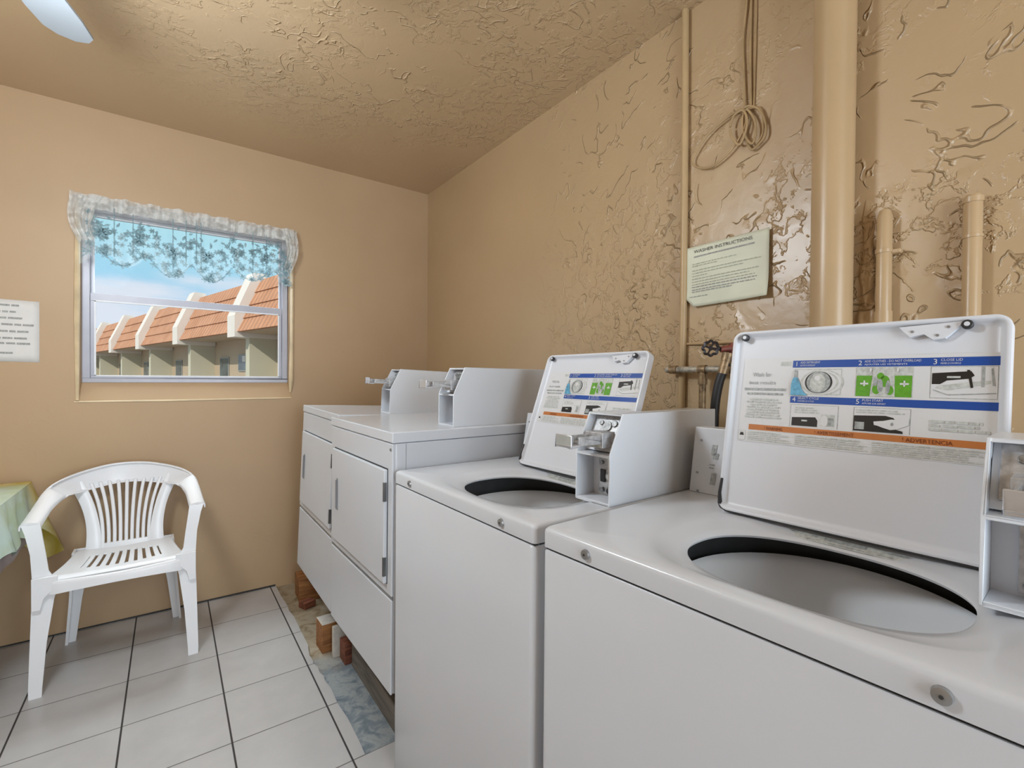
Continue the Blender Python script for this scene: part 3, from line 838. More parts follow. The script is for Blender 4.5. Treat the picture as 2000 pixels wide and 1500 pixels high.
def washer(name, label, loc, rz, lean, zt, tall_print=True):
    t = thing(name, label, 'washing machine', loc, (0, 0, rz), 'coin operated top loading washers')
    # cabinet
    bm = B()
    L = [rrect(WD/2, WW/2, WD/2-i, WW/2-i, .014, z, 24, (WD/2, WW/2)) for i, z in ((.004, .012), (0, .02), (0, zt-.046), (.003, zt-.042), (.014, zt-.042))]
    loops(bm, L)
    cab = obj('cabinet', bm, M['enamel_side'], t, auto=50)
    bm = B(); box(bm, .006, .006, zt-.043, .014, WW-.006, zt-.036); box(bm, .02, .006, zt-.043, WD-.02, .014, zt-.036); box(bm, .02, WW-.014, zt-.043, WD-.02, WW-.006, zt-.036)
    obj('gap_shade', bm, M['seam'], cab, smooth=False)  # dark filler stands in for the shade in the gap under the deck
    for y in (.05, WW-.05):
        for x in (.05, WD-.05):
            bm = B(); cyl(bm, (x, y, -.012 if False else 0), (0, 0, 1), .02, .03, 16); obj('foot', bm, M['black'], cab)
    # deck with opening
    c0 = (.206, .292)
    _ANG.clear()
    R_ = lambda i, z: rrect(WD/2, WW/2, WD/2-i, WW/2-i, .012 if i < .006 else .008, z, 160, c0)
    L = [R_(.006, zt-.038), R_(.0, zt-.037), R_(0, zt-.010), R_(.0012, zt-.005), R_(.004, zt-.0018), R_(.010, zt)]
    L += [sell(c0, .176, .232, zt, 3.4), sell(c0, .170, .222, zt-.003, 3.1), sell(c0, .152, .197, zt-.010, 2.6),
          sell(c0, .144, .184, zt-.0125, 2.35), sell(c0, .141, .180, zt-.016, 2.3), sell(c0, .143, .182, zt-.020, 2.3), sell(c0, .185, .222, zt-.024, 2.5)]
    bm = B(); loops(bm, L); obj('deck', bm, M['enamel'], t, auto=40)
    # tub
    def ring(r, z, n=64): return [Vector((c0[0]+.035+r*math.cos(2*PI*k/n), c0[1]+r*1.0*math.sin(2*PI*k/n), z)) for k in range(n)]
    bm = B(); loops(bm, [ring(.228, zt-.36), ring(.228, zt-.088), ring(.224, zt-.078), ring(.215, zt-.072), ring(.206, zt-.078), ring(.202, zt-.090), ring(.198, zt-.13), ring(.194, zt-.20), ring(.18, zt-.24), ring(.05, zt-.25)])
    tub = obj('basket', bm, M['tub'], t, auto=60)
    bm = B(); cyl(bm, (c0[0]+.035, c0[1], zt-.25), (0, 0, 1), .05, .09, 24, r2=.03); obj('agitator', bm, M['tub'], t)
    bm = B(); loops(bm, [ring(.235, zt-.36), ring(.235, zt-.020)]); obj('shaded_tub_well', bm, M['seam'], t)  # black wall paints in the shade between deck and tub
    for y in (.11, WW-.11):
        bm = B(); tube(bm, [(0.0005, y, zt-.021), (-.0045, y, zt-.021), (-.0055, y, zt-.021)], [.009, .008, .005], 22); tube(bm, [(-.0055, y, zt-.021), (-.0062, y, zt-.021)], .002, 8, 1)
        obj('screw', bm, [M['screw'], M['seam']], t)
    # lid
    hx, hz = .372, zt+.004; sl, cl = math.sin(lean), math.cos(lean)
    y1 = .522; LW, LH = .420, .380
    def F(u, v, h=0): return Vector((hx+v*sl-h*cl, y1-u, hz+v*cl+h*sl))
    bm = B()
    def rl(i, h, r=.02, n=8):
        pts = []
        for (cu, cv, a0) in ((LW-r, r, -90), (LW-r, LH-r, 0), (r, LH-r, 90), (r, r, 180)):
            for k in range(n+1):
                a = math.radians(a0+90*k/n); pts.append(F(cu+(r-i)*math.cos(a), cv+(r-i)*math.sin(a), h))
        return pts
    V = loops(bm, [rl(.0, -.010), rl(0, .008), rl(.001, .011), rl(.004, .012), rl(.007, .011), rl(.010, .004), rl(.014, .0), rl(.0195, 0)])
    f = bm.faces.new(V[-1]); f = bm.faces.new(V[0])
    lid = obj('lid', bm, M['inner_lid'], t, auto=50)
    bm = B(); ms = decal(bm, F, True); tag(obj('instruction_sticker', bm, ms, lid, smooth=False), 'printed instruction sticker with blue and orange bars')
    for u in (.026, LW-.050):
        bm = B(); c = F(u, LH-.014, .006); tube(bm, [F(u, LH-.014, .006), F(u, LH-.014, .013), F(u, LH-.014, .0145)], [.0072, .0072, .006], 20); tube(bm, [F(u, LH-.014, .0145), F(u, LH-.014, .0152)], .0036, 14, 1)
        obj('lid_bumper', bm, [M['black'], M['inner_lid']], lid)
    bm = B()   # moulded latch recess beside the right bumper
    pts = [(.285, LH-.012), (.300, LH-.030), (.318, LH-.026), (.330, LH-.036), (.345, LH-.034), (.358, LH-.020), (.366, LH-.008)]
    A = [bm.verts.new(F(u, v, .001)) for u, v in pts]; Bq = [bm.verts.new(F(u, v, .010)) for u, v in pts]
    for i in range(len(pts)-1): bm.faces.new((A[i], A[i+1], Bq[i+1], Bq[i]))
    bm.faces.new(Bq)
    for u, v in ((.303, LH-.021), (.335, LH-.029), (.348, LH-.016)): tube(bm, [F(u, v, .010), F(u, v, .0112)], .0022, 10, 1)
    obj('latch_recess', bm, [M['inner_lid'], M['screw']], lid)
    bm = B()
    for y0_ in (-.001,):
        tube(bm, [F(.004, .012, .009), F(.003, .035, .013), F(.005, .065, .012)], [.005, .0035, .0028], 8)
    tube(bm, spline([F(.0, .010, .003), F(.012, .003, .008), F(.06, .0, .008), F(LW-.02, .0, .008)], 4), .003, 8)
    obj('hinge_seal', bm, M['black'], lid)
    # back panel behind lid
    bm = B(); T = Matrix.Identity(4)
    prism(bm, [(.485, zt), (.512, zt+.158), (.56, zt+.158), (WD-.02, zt+.04), (WD-.02, zt)], .10 if False else CW+.005, .660, 'y')
    bp = obj('back_panel', bm, M['enamel'], t, bevel=.002)
    bm = B()
    def G(y, v, h=.0015):
        a = math.atan2(.027, .158); return Vector((.485+v*math.sin(a)-h*math.cos(a), y, zt+v*math.cos(a)+h*math.sin(a)))
    for y, v in ((.643, .048), (.641, .128), (.637, .004)):
        bm = B(); tube(bm, [G(y, v, 0), G(y, v, .003)], .0028, 12); obj('panel_screw', bm, M['screw'], bp)
    bm = B(); rn = random.Random(5)
    for v0, v1, yy in ((.095, .120, .604), (.086, .100, .598), (.062, .0655, .606), (.070, .0725, .606), (.024, .052, .600)):
        f = bm.faces.new([bm.verts.new(G(a, b)) for a, b in ((yy+.008, v0), (yy-.004, v0), (yy-.006, v1), (yy+.006, v1))])
    obj('stencil_mark', bm, M['d_grey'], bp, smooth=False)
    # model plate between opening and hinge
    bm = B(); zz = zt+.0006
    def zs(x):
        for (xa, za), (xb, zb) in zip(((.340, -.0125), (.350, -.0125), (.358, -.010), (.376, -.003)), ((.350, -.0125), (.358, -.010), (.376, -.003), (.382, 0))):
            if x <= xb: return za+(zb-za)*(x-xa)/(xb-xa)
        return 0
    def rr(y0, y1_, xa, xb, mi, z=zz):
        xa, xb = [.3505+(x-.358)*.72 for x in (xa, xb)]
        f = bm.faces.new([bm.verts.new((x, y, z+.0008+zs(x))) for x, y in ((xa, y0), (xb, y0), (xb, y1_), (xa, y1_))]); f.material_index = mi
    rr(.395, .175, .358, .386, 0)
    rn = random.Random(9)
    for ya, yb_, xa, xb, mi in ((.392, .368, .378, .384, 1), (.345, .335, .376, .384, 1), (.325, .262, .372, .383, 1), (.318, .264, .362, .368, 1), (.390, .372, .362, .370, 2), (.350, .338, .362, .368, 1), (.245, .225, .364, .368, 2), (.235, .20, .376, .382, 2)):
        rr(ya, yb_, xa, xb, mi, zz+.0003)
    for k in range(2): rr(.192-.009*k, .187-.009*k, .360, .378, 3, zz+.0004)
    obj('model_plate', bm, [M['d_lgrey'], M['d_grey'], M['d_grey'], M['d_black']], t, smooth=False)
    coin_meter(t, .219, .0045, zt)
    return t

washer('top_load_washer', 'white coin operated top load washer with raised lid nearest the camera at right', (.599, .009, 0), math.radians(2.8), math.radians(9.5), .944)
washer('top_load_washer', 'white coin operated top load washer with raised lid, between a dryer and the nearest washer', (.571, .709, 0), math.radians(1.0), math.radians(20), .936)

# ------------------------------------------------------------------ front-load dryer
def dryer(label, loc, rot, H=.828, W=.618):
    t = thing('front_load_dryer', label, 'dryer', loc, rot, 'white dryers standing on wood blocks')
    D = .68
    bm = B()
    loops(bm, [rrect(D/2, W/2, D/2-i, W/2-i, .012, z, 20, (D/2, W/2)) for i, z in ((.03, 0), (.010, .0), (0, .010), (0, H-.036), (.010, H-.034), (.04, H-.034))])
    cab = obj('cabinet', bm, M['enamel_side'], t, auto=50)
    bm = B(); box(bm, -.006, -.003, H-.034, D, W+.003, H)
    obj('top_panel', bm, M['enamel'], t, bevel=.004, bseg=3)
    bm = B(); box(bm, -.004, .002, .315, .004, W-.002, H-.037); box(bm, -.004, .002, .006, .004, W-.002, .303)
    fr = obj('front_panel', bm, M['enamel_side'], t, bevel=.003)
    bm = B(); box(bm, -.0006, .0015, .303, .003, W-.0015, .315); box(bm, .040, -.0006, .02, .0418, .002, H-.038)
    obj('panel_seam', bm, M['screw'], fr, smooth=False)
    bm = B(); box(bm, -.017, .034, .348, -.004, W-.050, .708)
    d = obj('door', bm, M['enamel'], t, bevel=.004, bseg=3)
    bm = B(); box(bm, -.0055, .0325, .3465, -.0035, W-.0485, .711); obj('door_gasket', bm, M['seam'], d, smooth=False)
    bm = B(); box(bm, -.024, W-.124, .480, -.017, W-.117, .592); box(bm, -.0185, W-.127, .474, -.017, W-.112, .598)
    obj('door_handle', bm, M['handle'], d, bevel=.003)
    for z in (.608, .372):
        bm = B(); box(bm, -.0185, .0335, z, -.0165, .040, z+.060); box(bm, -.0185, .0325, z, -.008, .0338, z+.060); obj('hinge', bm, M['hinge'], d, bevel=.001)
    bm = B(); tube(bm, [(-.004, .012, H-.055), (-.0065, .012, H-.055)], .0045, 12); obj('screw', bm, M['steel_d'], t)
    for x in (.07, .60):
        for y in (.06, W-.06):
            bm = B(); cyl(bm, (x, y, -.085), (0, 0, 1), .011, .09, 12); cyl(bm, (x, y, -.090), (0, 0, 1), .02, .012, 16); obj('levelling_foot', bm, M['black'], t)
    coin_meter(t, .230, .034, H)
    return t
dryer('white front load dryer with coin meter on top beside the washers, on blocks', (.560, 1.397, .223), (math.radians(.5), 0, math.radians(1.4)))
dryer('white front load dryer with coin meter on top farthest back, by the far wall', (.551, 2.043, .225), (math.radians(1.0), math.radians(2.0), math.radians(.5)), H=.838)

# ------------------------------------------------------------------ wood under dryers
def block(name, label, x0, y0, z0, x1, y1, z1, mats, rz=0, grp=None):
    c = Vector(((x0+x1)/2, (y0+y1)/2, z0))
    bm = B(); box(bm, x0-c.x, y0-c.y, 0, x1-c.x, y1-c.y, z1-z0)
    for f in bm.faces:
        f.normal_update()
        if f.normal.z > .9 and len(mats) > 1: f.material_index = 1
    o = obj(name, bm, mats, bevel=.003); o.location = c; o.rotation_euler.z = rz
    return tag(o, label, 'wood block', grp)
G_ = 'wood pieces under the dryers'
Z0 = -.012
block('wood_beam', 'long grey timber lying on the bare slab under the nearer dryer', .630, 1.40, Z0, .72, 2.02, Z0+.10, [M['wood_g']], 0, G_)
block('wood_block', 'orange brown wood block with pale top at the joint of the two dryers', .547, 2.185, Z0, .98, 2.280, Z0+.128, [M['wood_o'], M['wood_top']], math.radians(2), G_)
block('wood_plank', 'thin pale plank end standing between the orange and red wood blocks', .580, 2.118, Z0, .93, 2.142, Z0+.135, [M['wood_top']], math.radians(1), G_)
block('wood_block', 'red brown wood block just right of the pale plank end', .606, 2.035, Z0, .95, 2.110, Z0+.088, [M['wood_r']], 0, G_)
block('wood_block', 'orange wood block under the far dryer against the far wall', .574, 2.74, Z0, .76, 2.88, Z0+.125, [M['wood_o']], math.radians(-3), G_)
block('wood_scrap', 'small dark red wood scrap lying before the far wall block', .566, 2.65, Z0, .63, 2.71, Z0+.035, [M['wood_r']], math.radians(20), G_)
block('wood_beam', 'dark timber under the rear of the dryers near the right wall', 1.10, 1.42, Z0, 1.20, 2.68, Z0+.14, [M['wood_g']], 0, G_)

# ------------------------------------------------------------------ plastic armchair
def chair():
    t = thing('plastic_armchair', 'white moulded plastic armchair with slatted back against the far wall', 'chair', (-.165, 2.70, 0), (0, 0, math.radians(0.5)))
    P = M['plastic']
    # hoop: arms and back rail.  path parameter s -1..1
    def hoop(s):
        a = abs(s); sg = 1 if s >= 0 else -1
        # plan: half ellipse + straight arms
        if a > .55:
            k = (a-.55)/.45; x = .252+.012*k; y = .06-.262*k; z = .700-.052*k**.8
        else:
            th = a/.55*PI/2; x = .252*math.sin(th)**.93 if th > 0 else 0; y = .06+.215*math.cos(th)**.85 if th < PI/2 else .06
            z = .700+.098*math.cos(th)**1.2 if th < PI/2 else .700
        return Vector((sg*x, y, z))
    N = 72; bm = B(); L = []
    for i in range(N+1):
        s = -1+2*i/N; p = hoop(s); q = hoop(min(1, s+.02)); q0 = hoop(max(-1, s-.02)); d = (q-q0).normalized()
        a = abs(s); w = max(0, min(1, (a-.15)/.6)); w = w*w*(3-2*w)
        out = d.cross(Vector((0,0,1))).normalized()   # outward/inward
        if out.dot(Vector((p.x, p.y-.0, 0))) < 0: out = -out
        up = Vector((0,0,1)) - d*d.z; up.normalize()
        wide = (up*(1-w)+out*w).normalized(); thin = d.cross(wide).normalized()
        if thin.dot(Vector((0,0,1))*w + out*(1-w)) < 0: thin = -thin
        hw = .049*(1-w)+.029*w
        c = p-wide*(hw*(1-w)) 
        prof = [(-1, -.9), (-1.0, .1), (-.8, .75), (0, 1), (.8, .75), (1, .1), (1, -.9), (.86, -.9), (.8, .1), (0, .35), (-.8, .1), (-.86, -.9)]
        hh = .010*(1-w)+.015*w
        L.append([c+wide*(hw*a_)+thin*(hh*b_) for a_, b_ in prof])
    V = loops(bm, L)
    bm.faces.new(V[0]); bm.faces.new(V[-1])
    obj('arm_rail', bm, P, t, auto=60)
    # seat surface
    SW0, SW1, Yf, Yb = .215, .165, -.215, .185
    def seat(u, v):
        y = Yf+(Yb-Yf)*v; w = SW0+(SW1-SW0)*v
        x = (u-.5)*2*w
        z = .445-.020*math.sin(min(1, v*1.15)*PI*.62)-.010*math.cos((u-.5)*PI)*(.4+.6*v)
        if v < .08: z -= .012*(1-v/.08)**2
        return Vector((x, y, z))
    nu, nv = 132, 40
    def skip(i, j):
        v = (j+.5)/nv
        if not .16 < v < .80: return False
        k = i-nu//2
        lim = abs(k) < 45 and abs((k+.5) % 10-5) < 1.6
        return lim and v < .80-.0016*abs(k) and v > .18+.002*abs(k)
    bm = B(); V = grid(bm, seat, nu, nv, skip=skip)
    o = obj('seat', bm, P, t, auto=60); so = o.modifiers.new('thick', 'SOLIDIFY'); so.thickness = .006; so.offset = -1
    # apron round the seat
    bm = B(); pts = []
    M_ = 44
    for k in range(M_+1): # left side back->front, front, right side
        q = k/M_
        if q < .3: v = 1-q/.3; pts.append((seat(0, v), 0, v))
        elif q > .7: v = (q-.7)/.3; pts.append((seat(1, v), 1, v))
        else:
            u = (q-.3)/.4; p = seat(u, 0).copy(); p.y -= .016*math.sin(u*PI); pts.append((p, u, 0))
    L = [[], [], [], [], []]
    for p, u, v in pts:
        drop = .052-.014*math.sin(u*PI)*(1 if v == 0 else 0)
        outx = (-1 if u == 0 else 1 if u == 1 else 0)
        o_ = Vector((outx*.010 if v > 0 else 0, -.008 if v == 0 else 0, 0))
        L[0].append(p+Vector((0, 0, .001))); L[1].append(p+o_*.7+Vector((0, 0, -.003))); L[2].append(p+o_+Vector((0, 0, -.014)))
        L[3].append(p+o_*1.1+Vector((0, 0, -drop))); L[4].append(p+o_*.5+Vector((0, 0, -drop)))
    loops(bm, L, closed=False)
    o = obj('seat_apron', bm, P, t, auto=60); so = o.modifiers.new('thick', 'SOLIDIFY'); so.thickness = .004
    # back: side posts + slats
    def bk(x, v):   # v 0 seat .. 1 rail
        return Vector((x, .182+.088*v**1.1-.004*0-abs(x)**2*.8*v, .405+.335*v))
    def ribbon(xf, w, v0=0, v1=1, n=16, th=.009, wf=None):
        L = []
        for i in range(n+1):
            v = v0+(v1-v0)*i/n; x = xf(v); hw = w if wf is None else wf(v)
            c = bk(x, v); L.append([c+Vector((-hw, -th/2, 0)), c+Vector((-hw*.6, -th*.8, 0)), c+Vector((hw*.6, -th*.8, 0)), c+Vector((hw, -th/2, 0)), c+Vector((hw, th/2, 0)), c+Vector((-hw, th/2, 0))])
        V = loops(bm, L); bm.faces.new(V[0]); bm.faces.new(V[-1])
    waist = lambda v: .82+.42*(v-.28)**2*1.7+.12*v
    for sg in (-1, 1):
        bm = B(); ribbon(lambda v, sg=sg: sg*.134*waist(v)*(1+.10*v), .02, 0, .97, 20, .012, lambda v: .029-.006*math.sin(v*PI)); obj('back_post', bm, P, t, auto=60)
    for k in range(-4, 5):
        bm = B(); ribbon(lambda v, k=k: k*.0245*waist(v)*(1+.10*v), .0068, .02, .92, 16, .009); obj('back_slat', bm, P, t, auto=60)
    bm = B(); ribbon(lambda v: 0, .0, .0, .10, 4, .010, lambda v: .118); obj('back_crosspiece', bm, P, t, auto=60)
    # legs
    def leg(rings, name='leg'):
        bm = B(); V = loops(bm, rings); bm.faces.new(V[0]); bm.faces.new(V[-1])
        o = obj(name, bm, P, t, auto=45); return o
    def ring(cx, cy, z, wx, wy, sx, sy, th=.010):
        # L-shaped channel section, corner towards (sx,sy)
        a, b = wx, wy
        pts = [(0, 0), (-sx*a, 0), (-sx*a, -sy*th), (-sx*th, -sy*th), (-sx*th, -sy*b), (0, -sy*b)]
        return [Vector((cx+px, cy+py, z)) for px, py in pts]
    for sx in (-1, 1):
        # front leg rises to the arm ; corner is outer-front
        R_ = []
        for z, cx, cy, wx, wy in ((0, .265, -.222, .036, .034), (.03, .266, -.221, .038, .036), (.20, .262, -.214, .046, .046), (.36, .258, -.207, .062, .060), (.405, .257, -.206, .072, .085), (.44, .257, -.205, .060, .085), (.47, .258, -.205, .046, .070), (.54, .262, -.204, .042, .055), (.62, .276, -.206, .046, .052), (.652, .286, -.204, .052, .050)):
            R_.append(ring(sx*cx, cy, z, wx, wy, sx, -1))
        leg(R_)
        R_ = []
        for z, cx, cy, wx, wy in ((0, .215, .225, .034, .034), (.2, .200, .215, .042, .042), (.38, .188, .200, .060, .060), (.43, .184, .194, .075, .075)):
            R_.append(ring(sx*cx, cy, z, wx, wy, sx, 1))
        leg(R_)
    # gussets between seat corner and front legs
    for sx in (-1, 1):
        bm = B(); prism(bm, [(sx*.257, .452), (sx*.185, .452), (sx*.185, .396), (sx*.205, .392), (sx*.222, .372), (sx*.232, .33), (sx*.257, .33)], -.222, -.206, 'y'); obj('corner_gusset', bm, P, t, bevel=.002)
    return t
chair()

# ------------------------------------------------------------------ table and cloth at the left edge
def table():
    t = thing('side_table', 'low table at the left edge of the photo, hidden by its cloth', 'table', (-.98, 2.60, 0))
    bm = B(); box(bm, -.46, -.40, .715, .46, .40, .733); obj('tabletop', bm, M['wood_top'], t, bevel=.003)
    for sx in (-1, 1):
        for sy in (-1, 1):
            bm = B(); tube(bm, [(sx*.36, sy*.36, 0), (sx*.36, sy*.36, .715)], .013, 12); obj('leg', bm, M['steel'], t)
    t = thing('tablecloth', 'yellow and pale green patterned tablecloth draped over the table left of the chair', 'tablecloth', (-.98, 2.60, .735))
    # perimeter param
    hx, hy = .475, .405
    per = []
    n = 60
    for k in range(n): per.append((-hx+2*hx*k/n, -hy, 0, -1))
    for k in range(n): per.append((hx, -hy+2*hy*k/n, 1, 0))
    for k in range(n): per.append((hx-2*hx*k/n, hy, 0, .12))
    for k in range(n): per.append((-hx, hy-2*hy*k/n, -1, 0))
    L = []
    for r in range(15):
        v = r/14; row = []
        for i, (x, y, nx, ny) in enumerate(per):
            corner = 0
            dcx = min(abs(abs(x)-hx), 1); dcy = min(abs(abs(y)-hy), 1); cd = dcx+dcy
            corner = max(0, 1-cd/.10)
            fold = math.sin(i*.55)*.012+math.sin(i*.23+1)*.010
            if y > hy-.001 and abs(x) < hx-.001: fold *= .2
            out = v*(.022+fold)+ .045*corner*v*(y > 0)
            if y < 0: corner = 0
            L0 = .19+.16*corner+.02*math.sin(i*.37)
            dx = nx*out+(math.copysign(1, x)*corner*.05*v); dy = ny*out
            yy = min(y+dy+(math.copysign(1, y)*corner*.02*v if y < 0 else 0), hy+.005)
            row.append(Vector((x+dx, yy, .002-.002*(1-math.cos(min(1, v*6)*PI/2))-L0*v)))
        L.append(row)
    bm = B(); V = loops(bm, L); bm.faces.new(V[0])
    o = obj('cloth', bm, M['cloth'], t, auto=60)
    o['label'] = 'yellow green upper cloth'
    L2 = []
    for r in range(6):
        v = r/5
        L2.append([Vector((x*.985+nx*.008*v, min(y*.985+ny*.008*v, hy), -.006-.245*v+.006*math.sin(i*.31)*v)) for i, (x, y, nx, ny) in enumerate(per)])
    bm = B(); loops(bm, L2); o = obj('liner', bm, M['liner'], t, auto=60); o['label'] = 'plain whitish liner below the cloth hem'
table()

# ------------------------------------------------------------------ ceiling fan with an added glowing globe out of view
def fan():
    cx, cy = -.38, 1.43
    t = thing('ceiling_fan', 'pale ceiling fan whose blade tip shows at the upper left', 'fan', (cx, cy, ZC))
    bm = B(); tube(bm, [(0,0,0), (0,0,-.03), (0,0,-.05)], [.06, .055, .02], 24); tube(bm, [(0,0,-.04), (0,0,-.14)], .012, 12); obj('canopy', bm, M['enamel'], t)
    bm = B(); tube(bm, [(0,0,-.13), (0,0,-.15), (0,0,-.22), (0,0,-.26)], [.05, .095, .095, .06], 32); obj('motor', bm, M['enamel'], t)
    a0 = math.atan2(.96, .27)
    for k in range(4):
        a = a0+k*PI/2+ (0.25 if k == 3 else 0)
        R_ = Matrix.Rotation(a, 4, 'Z') @ Matrix.Rotation(math.radians(7), 4, 'X')
        bm = B(); out = []
        outline = [(.17, -.050), (.30, -.058), (.50, -.066), (.575, -.062), (.605, -.040), (.618, 0), (.605, .040), (.575, .062), (.50, .066), (.30, .058), (.17, .050)]
        A = [bm.verts.new(R_ @ Vector((x, y, -.222))) for x, y in outline]; Bq = [bm.verts.new(R_ @ Vector((x, y, -.228))) for x, y in outline]
        n = len(outline)
        for i in range(n): bm.faces.new((A[i], A[(i+1) % n], Bq[(i+1) % n], Bq[i]))
        bm.faces.new(A); bm.faces.new(Bq)
        bl = obj('blade', bm, M['fan_w'], t, smooth=False)
        bm = B(); R2 = Matrix.Rotation(a, 4, 'Z'); box(bm, .07, -.016, -.222, .22, .016, -.216, 0, R2); obj('blade_arm', bm, M['steel'], t)
    bm = B(); tube(bm, [(0,0,-.26), (0,0,-.275), (0,0,-.31), (0,0,-.335), (0,0,-.345)], [.05, .085, .09, .06, .02], 28); obj('added_globe', bm, M['globe'], t)
def emis(name, col, s):
    t = NT(name); t.b.inputs['Emission Color'].default_value = (*col, 1); t.b.inputs['Emission Strength'].default_value = s
    t.b.inputs['Base Color'].default_value = (.8, .8, .8, 1); return t.m
M['globe'] = emis('added_globe_glow', (1, .95, .87), 6)  # glow of the added globe, an invented light source
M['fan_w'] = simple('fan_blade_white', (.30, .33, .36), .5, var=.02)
fan()

# ------------------------------------------------------------------ building outside
def outside():
    S = .6
    C0 = Vector((0, 0, 1.22)); P0 = C0+(Vector((4.875, 30.804, 4.22))-C0)*S
    ang = math.atan2(.96895, -.24727)
    t = thing('apartment_building', 'long low building outside with terracotta mansard roof and white curved ribs', 'building', (P0.x, P0.y, 0), (0, 0, ang))
    # local frame: +x along facade (away), -y = into building (right), z relative to ground
    def z(v): return C0.z+(v-1.22)*S
    def Y(o): return -o*S
    X0, X1 = -12*S, 75*S
    eave, top = z(4.22), z(7.86)
    nc = 4
    for k in range(nc):      # stepped tile courses of the roof
        bm = B()
        a, b = k/nc, (k+1)/nc
        o0, o1 = .12+1.45*a, .12+1.45*b
        za, zb = eave+(top-eave)*a, eave+(top-eave)*b
        prism(bm, [(Y(o0-.10), za-.02), (Y(o1), zb), (Y(o1+.12), zb), (Y(o0+.25), za-.02)], X0, X1, 'x')
        obj('roof_course', bm, M['x_tile'], t, smooth=False)
    bm = B(); box(bm, X0, Y(9), top-.1, X1, Y(1.60), top-.02); obj('flat_roof', bm, M['x_white'], t, smooth=False)
    bm = B(); box(bm, X0, Y(3.2), eave-.05, X1, Y(.35), eave-.01); obj('soffit', bm, M['x_wall'], t, smooth=False)
    bm = B(); box(bm, X0, Y(9), 0, X1, Y(2.75), eave-.05); obj('wall', bm, M['x_wall'], t, smooth=False)
    for i in range(-1, 7):
        s = (5.24+11.95*i)*S; w = 1.25*S
        bm = B()
        prof = [(Y(-.12), z(3.84)), (Y(-.12), z(5.25)), (Y(1.12), z(8.25)), (Y(1.95), z(8.25)), (Y(1.95), z(7.7)), (Y(.55), z(4.3)), (Y(2.7), z(4.18)), (Y(2.7), z(3.84))]
        prism(bm, prof, s, s+w, 'x'); obj('roof_rib', bm, M['x_white'], t, smooth=False)
        bm = B(); box(bm, s+.25*w, Y(2.75), 0, s+.75*w, Y(.92), z(3.84)); obj('fin_wall', bm, M['x_fin'], t, smooth=False)
        # window and door on the wall of each bay
        for (ds, w_, z0_, z1_, nm) in ((5.3, 1.7, 1.62, 2.95, 'window'), (9.0, 1.9, .2, 2.8, 'door')):
            a = s+ds*S
            bm = B(); box(bm, a, Y(2.74), z(z0_), a+w_*S, Y(2.66), z(z1_)); o = obj(nm, bm, M['x_frame'], t, smooth=False)
            bm = B(); box(bm, a+.12*S, Y(2.67), z(z0_+.1), a+(w_-.12)*S, Y(2.64), z(z1_-.1)); obj('pane', bm, M['x_glass'], o, smooth=False)
            if nm == 'window':
                bm = B(); box(bm, a+.2*S, Y(2.65), z(z0_+.75), a+(w_-.9)*S, Y(2.63), z(z1_-.12)); obj('blind', bm, M['x_white'], o, smooth=False)
    bm = B(); box(bm, -40, YF+.2, -.4, 40, 80, -.2); tag(obj('ground', bm, M['x_ground'], smooth=False), kind='structure')
outside()

# ------------------------------------------------------------------ world
w = bpy.data.worlds.new('sky'); bpy.context.scene.world = w; w.use_nodes = True
nt = w.node_tree; nt.nodes.clear()
def wn(t, **k):
    n_ = nt.nodes.new(t)
    for a, b in k.items(): setattr(n_, a, b)
    return n_
tc = wn('ShaderNodeTexCoord'); sp = wn('ShaderNodeSeparateXYZ'); nt.links.new(tc.outputs['Generated'], sp.inputs[0])
rp = wn('ShaderNodeValToRGB'); nt.links.new(sp.outputs[2], rp.inputs[0]); cr = rp.color_ramp
cr.elements[0].position = 0; cr.elements[0].color = (.30, .50, .78, 1)
cr.elements[1].position = .27; cr.elements[1].color = (.42, .80, .90, 1)
e = cr.elements.new(.12); e.color = (.36, .62, .86, 1)
mp = wn('ShaderNodeMapping'); mp.inputs['Scale'].default_value = (1.6, 1.6, 5.5); mp.inputs['Location'].default_value = (.35, .2, .1); nt.links.new(tc.outputs['Generated'], mp.inputs[0])
nz = wn('ShaderNodeTexNoise'); nz.inputs['Scale'].default_value = 2.2; nz.inputs['Detail'].default_value = 6; nz.inputs['Roughness'].default_value = .5; nt.links.new(mp.outputs[0], nz.inputs['Vector'])
# cloud bank low above the roofs, thinning upwards
band = wn('ShaderNodeMapRange'); nt.links.new(sp.outputs[2], band.inputs[0]); band.inputs[1].default_value = .22; band.inputs[2].default_value = .13; band.inputs[3].default_value = -.25; band.inputs[4].default_value = .12
ad = wn('ShaderNodeMath', operation='ADD'); nt.links.new(nz.outputs['Fac'], ad.inputs[0]); nt.links.new(band.outputs[0], ad.inputs[1])
cl = wn('ShaderNodeMapRange', interpolation_type='SMOOTHSTEP'); nt.links.new(ad.outputs[0], cl.inputs[0]); cl.inputs[1].default_value = .46; cl.inputs[2].default_value = .64
mx = wn('ShaderNodeMix', data_type='RGBA'); nt.links.new(cl.outputs[0], mx.inputs[0]); nt.links.new(rp.outputs[0], mx.inputs[6]); mx.inputs[7].default_value = (.76, .80, .90, 1)
up = wn('ShaderNodeMapRange', interpolation_type='SMOOTHSTEP'); nt.links.new(sp.outputs[2], up.inputs[0]); up.inputs[1].default_value = .38; up.inputs[2].default_value = .75; up.inputs[3].default_value = 1.0; up.inputs[4].default_value = 1.3
upc = wn('ShaderNodeMapRange'); nt.links.new(sp.outputs[2], upc.inputs[0]); upc.inputs[1].default_value = .30; upc.inputs[2].default_value = .45
mx2 = wn('ShaderNodeMix', data_type='RGBA'); nt.links.new(upc.outputs[0], mx2.inputs[0]); nt.links.new(mx.outputs[2], mx2.inputs[6]); mx2.inputs[7].default_value = (.80, .84, .92, 1)
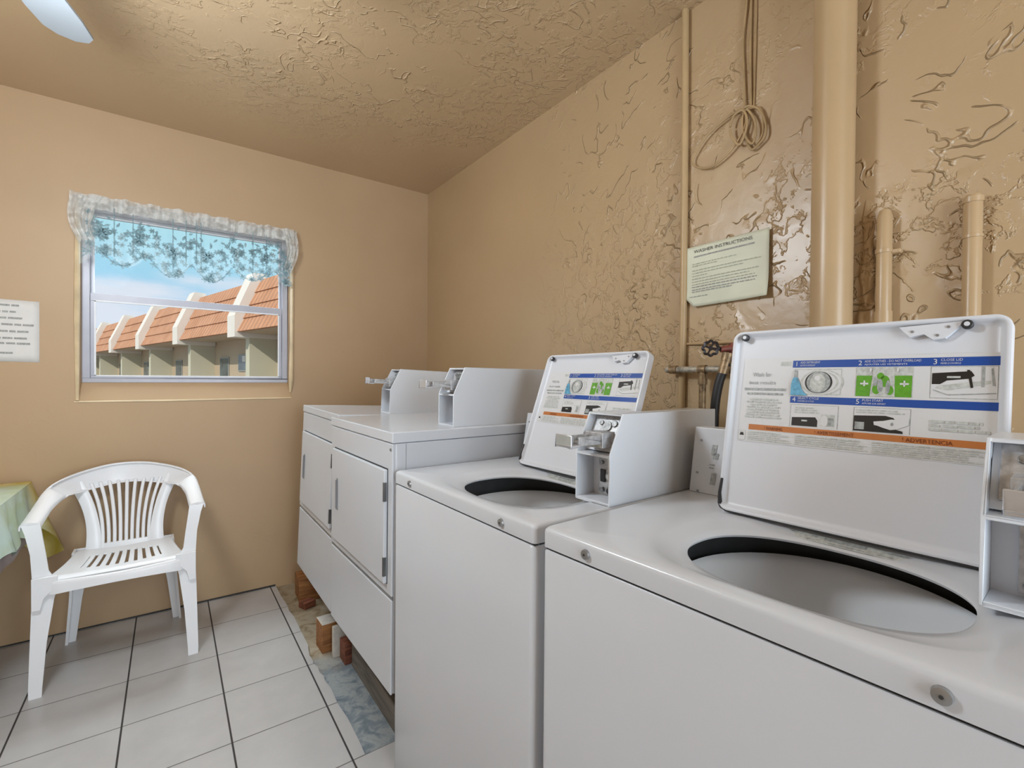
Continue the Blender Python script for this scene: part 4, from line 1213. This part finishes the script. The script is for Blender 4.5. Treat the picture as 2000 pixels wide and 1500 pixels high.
bg = wn('ShaderNodeBackground'); nt.links.new(mx2.outputs[2], bg.inputs[0]); nt.links.new(up.outputs[0], bg.inputs[1])
wo = wn('ShaderNodeOutputWorld'); nt.links.new(bg.outputs[0], wo.inputs[0])

# ------------------------------------------------------------------ lights
def light(name, typ, loc, energy, col=(1,1,1), rot=(0,0,0), **k):
    l = bpy.data.lights.new(name, typ); l.energy = energy; l.color = col
    for a, b in k.items(): setattr(l, a, b)
    o = bpy.data.objects.new(name, l); COL.objects.link(o); o.location = loc; o.rotation_euler = rot; return o
def aim(o, tgt):
    d = Vector(tgt)-o.location; o.rotation_euler = d.to_track_quat('-Z', 'Y').to_euler()
s = light('sun', 'SUN', (0, -5, 8), 2.6, (1, .93, .82), angle=.01); s.rotation_euler = Vector((.62, .60, -.55)).to_track_quat('-Z', 'Y').to_euler()
d = light('back_fill', 'AREA', (.4, YB+.02, 1.15), 52, (.82, .92, 1), shape='RECTANGLE', size=1.1, size_y=1.9); aim(d, (.4, 3, 1.15))  # fill lamp added behind the camera, in the made-up opening
f_ = light('fan_fill', 'POINT', (-.38, 1.43, 2.06), 58, (.84, .93, 1), shadow_soft_size=.16)  # point lamp added under the fan to brighten the room
k_ = light('window_fill', 'AREA', (.1, YF+.62, 2.75), 75, (.84, .94, 1), shape='RECTANGLE', size=1.4, size_y=.8); aim(k_, (.7, .8, .9))  # area lamp added outside, above the window and out of view, imitating sky light

# ------------------------------------------------------------------ camera
cam = bpy.data.cameras.new('camera'); co = bpy.data.objects.new('camera', cam); COL.objects.link(co)
cam.sensor_width = 36; cam.lens = 36*922.36/2000; cam.clip_start = .02
yaw, pit, roll = 6.27605038e-01, -1.14780063e-02, 7.93939485e-03
cy_, sy_ = math.cos(yaw), math.sin(yaw)
Fv = Vector((sy_*math.cos(pit), cy_*math.cos(pit), math.sin(pit))); Rv = Vector((cy_, -sy_, 0)); Uv = Rv.cross(Fv)
R2 = Rv*math.cos(roll)+Uv*math.sin(roll); U2 = -Rv*math.sin(roll)+Uv*math.cos(roll)
m = Matrix((R2, U2, -Fv)).transposed().to_4x4(); m.translation = Vector((0, 0, 1.22))
co.matrix_world = m
sc = bpy.context.scene; sc.camera = co
sc.view_settings.view_transform = 'Standard'; sc.view_settings.look = 'None'; sc.view_settings.gamma = 1; sc.view_settings.use_curve_mapping = False
sc.view_settings.exposure = 0.08
